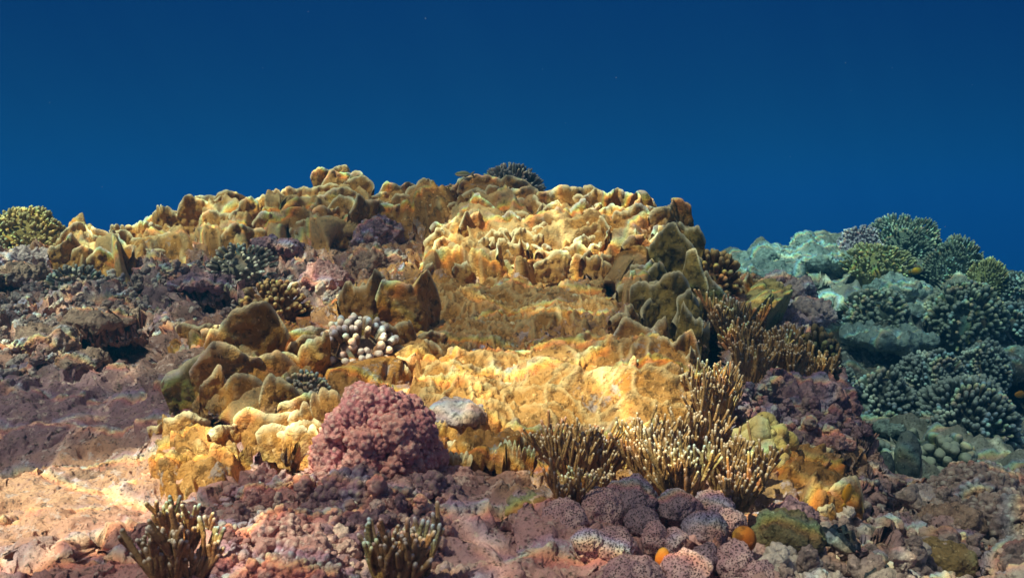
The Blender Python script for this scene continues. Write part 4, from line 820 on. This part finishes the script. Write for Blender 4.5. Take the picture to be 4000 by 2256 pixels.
# ------------------------------------------------------------------ fish
def fish(label, u, v, d, px, yaw, pitch, body_c, belly_c, fin_c, deep=.36, roll=0):
    P = ray(u, v) * d; L = px * d / F; root = empty('fish', P); tag(root, label, 'fish')
    m, t, b = principled('fish_skin', .4)
    sep = N(t, 'ShaderNodeSeparateXYZ'); t.links.new(N(t, 'ShaderNodeTexCoord').outputs['Object'], sep.inputs[0])
    t.links.new(mix(t, ramp(t, sep.outputs['Z'], -deep * L * .25, deep * L * .12), belly_c, body_c), b.inputs['Base Color'])
    fm = plain('fish_fin', fin_c); em = plain('fish_eye', (.01, .01, .012), .2)
    n, k = 22, 16; s = np.linspace(0, 1, n); prof = (np.sin(math.pi * np.clip(s, 0, 1) ** .75) ** .8) * .5 * deep * L + .03 * L * (s > .05) * s; prof[0] = .004 * L
    th = np.arange(k) / k * 2 * math.pi
    X = np.stack([np.repeat(((.5 - s) * L)[:, None], k, 1), prof[:, None] * np.cos(th)[None] * .42, prof[:, None] * np.sin(th)[None]], -1).reshape(-1, 3)
    RM = Matrix.Rotation(R(yaw), 3, 'Z') @ Matrix.Rotation(R(-pitch), 3, 'Y') @ Matrix.Rotation(R(roll), 3, 'X'); A = np.array(RM).T
    mesh_obj('body', X, [grid_faces(n, k, True)], m, root).rotation_euler = RM.to_euler()
    def fin(name, pts):
        pts = np.array(pts) * L; c = len(pts); w = .008 * L
        V = np.vstack([pts + [0, w, 0], pts - [0, w, 0]]); T = [[0, i, i + 1] for i in range(1, c - 1)] + [[c, c + i + 1, c + i] for i in range(1, c - 1)]
        Q = [[i, c + i, c + (i + 1) % c, (i + 1) % c] for i in range(c)]
        mesh_obj(name, V @ A, [np.array(T), np.array(Q)], fm, root)
    h = deep * .5
    fin('tail_fin', [(-.46, 0, 0), (-.55, 0, .10), (-.74, 0, .20), (-.66, 0, 0), (-.74, 0, -.20), (-.55, 0, -.10)])
    fin('dorsal_fin', [(.22, 0, h * .80), (.12, 0, h * 1.25), (-.15, 0, h * 1.25), (-.34, 0, h * .9), (-.38, 0, h * .3)])
    fin('anal_fin', [(-.02, 0, -h * .85), (-.12, 0, -h * 1.25), (-.30, 0, -h * .95), (-.38, 0, -h * .3)])
    for sd in (-1, 1):
        V, T = ico(2); mesh_obj('eye', (V * .028 * L + np.array([.36 * L, sd * deep * .12 * L, .05 * L])) @ A, [T], em, root)
fish('small striped grey-white fish swimming just above the crest of the reef', 1808, 680, 3.5, 64, 172, 0, (.16, .17, .10), (.55, .50, .42), (.2, .2, .16), .30)
fish('orange damselfish hovering upright in front of the pale cup plate', 3310, 1925, at(3310, 1960)[1] - .14, 80, 20, 75, (.62, .27, .02), (.62, .30, .03), (.60, .30, .03), .50)
fish('yellow fish against the pale slope of the far reef', 3580, 1058, 5.0, 48, 10, 10, (.50, .30, .03), (.5, .32, .05), (.5, .3, .03), .5)
fish('dark orange fish in the blue gap at the right border', 3985, 1540, 3.4, 50, 190, 0, (.45, .18, .02), (.45, .2, .03), (.45, .2, .02), .5)
fish('tiny silver fish beside the right edge of the golden frilled plates', 2712, 1342, 2.2, 34, 150, -30, (.35, .32, .36), (.7, .68, .66), (.4, .4, .4), .28)
# ------------------------------------------------------------------ added water sheet out of view: light patches and lines painted into its transparency
WZ = 2.4
nx, ny = 260, 260
xs = np.linspace(-8.5, 8.5, nx); ys = np.linspace(-4.5, 9.8, ny); X, Y = np.meshgrid(xs, ys, indexing='ij')
Z = WZ + .03 * vnoise(np.stack([X.ravel(), Y.ravel(), 0 * X.ravel()], 1), .8, 3).reshape(X.shape)
def lit(u, v, far=False):
    P, d = at(u, v, far); k = (WZ - P[2]) / SUN_TO.z; return P[0] + SUN_TO.x * k, P[1] + SUN_TO.y * k
GOBO_PATCHES = [  # light patches painted into the sheet: photo position, radius x / y in metres, strength (negative = darkened)
    (2150, 1530, .30, .10, 1.3), (1850, 1480, .22, .10, .9), (1700, 1010, .12, .10, 1.2), (2000, 1650, .2, .06, .8), (2550, 1600, .2, .15, .5), (1900, 1000, .35, .14, .9), (2300, 880, .35, .2, .8), (1750, 980, .15, .12, .7), (60, 2060, .22, .14, 1.5), (280, 1940, .22, .11, 1.5), (500, 1820, .2, .10, 1.3), (640, 1740, .15, .08, .9), (200, 1690, .4, .09, -.35), (750, 1790, .2, .12, .8), (1180, 1740, .16, .1, .7),
    (1000, 2130, .18, .08, 1.2), (1250, 1780, .1, .06, .8), (2450, 2220, .15, .08, .45), (2950, 1900, .25, .2, .6), (2700, 1800, .2, .12, .5), (250, 1340, .3, .12, .6), (1350, 760, .3, .2, .6), (870, 880, .3, .15, .5), (1050, 1330, .15, .1, .5),(1420, 1180, .15, .1, 1.0), (1000, 1400, .15, .08, .6), (400, 990, .35, .2, .6), (110, 880, .3, .2, .5), (640, 940, .3, .15, .4), (1500, 2150, .3, .1, .4), (2000, 2200, .3, .05, .4), (3300, 2150, .3, .15, .5), (2200, 1880, .12, .06, .4), (3250, 1000, 1.2, .8, .35), (3200, 1700, .25, .2, .5), (3700, 1950, .15, .1, .4), (3850, 2200, .35, .2, -.6), (3500, 2180, .2, .1, -.4), (2700, 2100, .2, .06, -.4),
    (1950, 1220, .38, .14, .05), (2350, 1230, .15, .06, .4), (200, 1480, .4, .05, .35), (1250, 1000, .25, .06, .4), (3120, 1200, .25, .18, 1.0), (150, 1040, .2, .1, .5), (500, 1230, .35, .06, .5), (900, 1090, .3, .06, .5), (600, 1400, .3, .06, .3), (1050, 980, .3, .05, .4), (300, 1600, .5, .14, -.4), (650, 1130, .45, .12, -.15), (150, 1200, .3, .1, .3), (1150, 1150, .2, .1, .4), (2640, 1200, .15, .25, -.7), (1560, 1760, .15, .06, .5), (1300, 1960, .25, .08, -.7), (1950, 2180, .3, .10, -.5), (3600, 1480, .9, .5, -.9), (2680, 1980, .2, .09, -.8), (3080, 1520, .25, .12, -.7), (700, 2150, .25, .08, -.6), (3500, 1850, .3, .25, -.6), (1480, 950, .25, .15, -.6)]
gobo_patch = np.zeros(X.shape)
pw = np.stack([X.ravel(), Y.ravel(), 0 * X.ravel()], 1)
jx = (vnoise(pw, .22, 91) * .09 + vnoise(pw, .09, 93) * .04).reshape(X.shape); jy = (vnoise(pw, .22, 92) * .07 + vnoise(pw, .09, 94) * .03).reshape(X.shape)
for (u, v, rx, ry, k) in GOBO_PATCHES:
    cx, cy = lit(u, v, far=(u > 3100 and v < 1500)); gobo_patch += k * np.exp(-(((X + jx - cx) / rx) ** 2 + ((Y + jy - cy) / (ry * 1.3)) ** 2) ** 1.3)
m = bpy.data.materials.new('water_gobo_pattern'); m.use_nodes = True; t = m.node_tree; t.nodes.clear()
out = N(t, 'ShaderNodeOutputMaterial'); tr = N(t, 'ShaderNodeBsdfTransparent'); t.links.new(tr.outputs[0], out.inputs[0])
pos = N(t, 'ShaderNodeNewGeometry').outputs['Position']; fa = N(t, 'ShaderNodeAttribute', attribute_name='tip').outputs['Fac']
comb = N(t, 'ShaderNodeCombineColor')
def math_(op, a, b=None, c=None):
    n = N(t, 'ShaderNodeMath', operation=op)
    for i, x in enumerate((a, b, c)):
        if x is None: continue
        if isinstance(x, (int, float)): n.inputs[i].default_value = x
        else: t.links.new(x, n.inputs[i])
    return n.outputs[0]
for ch, off in (('Red', (0, 0.010, 0)), ('Green', (0, 0, 0)), ('Blue', (0, -.010, 0))):      # channels shifted to paint rainbow edges on the light
    v0 = N(t, 'ShaderNodeVectorMath', operation='ADD'); t.links.new(pos, v0.inputs[0]); v0.inputs[1].default_value = off
    nz = N(t, 'ShaderNodeTexNoise'); nz.inputs['Scale'].default_value = 3.6; nz.inputs['Detail'].default_value = 3; t.links.new(v0.outputs[0], nz.inputs['Vector'])
    wv = N(t, 'ShaderNodeVectorMath', operation='MULTIPLY_ADD'); t.links.new(nz.outputs['Color'], wv.inputs[0]); wv.inputs[1].default_value = (.30, .30, 0); t.links.new(v0.outputs[0], wv.inputs[2])
    sc = N(t, 'ShaderNodeVectorMath', operation='MULTIPLY'); t.links.new(wv.outputs[0], sc.inputs[0]); sc.inputs[1].default_value = (1, 1.7, 0)
    vo = N(t, 'ShaderNodeTexVoronoi', feature='DISTANCE_TO_EDGE', voronoi_dimensions='2D'); vo.inputs['Scale'].default_value = 3.0; t.links.new(sc.outputs[0], vo.inputs['Vector'])
    line = math_('POWER', math_('SUBTRACT', 1.0, ramp(t, vo.outputs['Distance'], 0.0, .105)), 1.6)
    # trans = clamp(base + patch + lines)
    patch = ramp(t, math_('MULTIPLY_ADD', nz.outputs['Fac'], .75, fa), .34, .92)
    lv = math_('MULTIPLY', line, math_('MULTIPLY_ADD', patch, .85, .42))
    hot = math_('MULTIPLY', ramp(t, math_('MULTIPLY_ADD', nz.outputs['Fac'], .8, fa), .95, 1.7), .45)
    tot = math_('ADD', math_('ADD', math_('MULTIPLY_ADD', patch, .48, .19), hot), lv)
    t.links.new(tot, comb.inputs[ch])
t.links.new(comb.outputs[0], tr.inputs['Color'])
ws = struct(mesh_obj('water_gobo', np.stack([X, Y, Z], -1).reshape(-1, 3), [grid_faces(nx, ny)], m, None, None, gobo_patch.ravel()))  # unseen sheet added to shape the sunlight on the reef
# ------------------------------------------------------------------ haze: the blue water itself
hm = bpy.data.materials.new('sea_water'); hm.use_nodes = True; t = hm.node_tree; t.nodes.clear()
out = N(t, 'ShaderNodeOutputMaterial'); pv = N(t, 'ShaderNodeVolumePrincipled')
pv.inputs['Color'].default_value = (.004, .0315, .069, 1); pv.inputs['Absorption Color'].default_value = (.11, .57, .80, 1)
pv.inputs['Density'].default_value = HAZE_DENSITY; pv.inputs['Anisotropy'].default_value = 0.0
t.links.new(pv.outputs[0], out.inputs['Volume'])
b0, b1 = (-92, -13, -4.5), (92, 112, 2.6)
Vb = [(x, y, z) for z in (b0[2], b1[2]) for y in (b0[1], b1[1]) for x in (b0[0], b1[0])]
hz = mesh_obj('haze', Vb, [np.array([[0, 2, 3, 1], [4, 5, 7, 6], [0, 1, 5, 4], [2, 6, 7, 3], [0, 4, 6, 2], [1, 3, 7, 5]])], hm)
hz['kind'] = 'stuff'; hz['label'] = 'clear blue sea water fading the distance'

rs = np.random.RandomState(77); mb = MB(); V, T = ico(1)
for i in range(30):
    mb.add(V * rs.uniform(.0003, .0006) + ray(rs.uniform(-300, 4300), rs.uniform(-200, 1500)) * rs.uniform(1.0, 2.6), None, T)
tag(mb.build('floating_specks', plain('speck', (.7, .68, .6))), 'tiny pale specks drifting in the water', 'plankton', None, 'stuff')
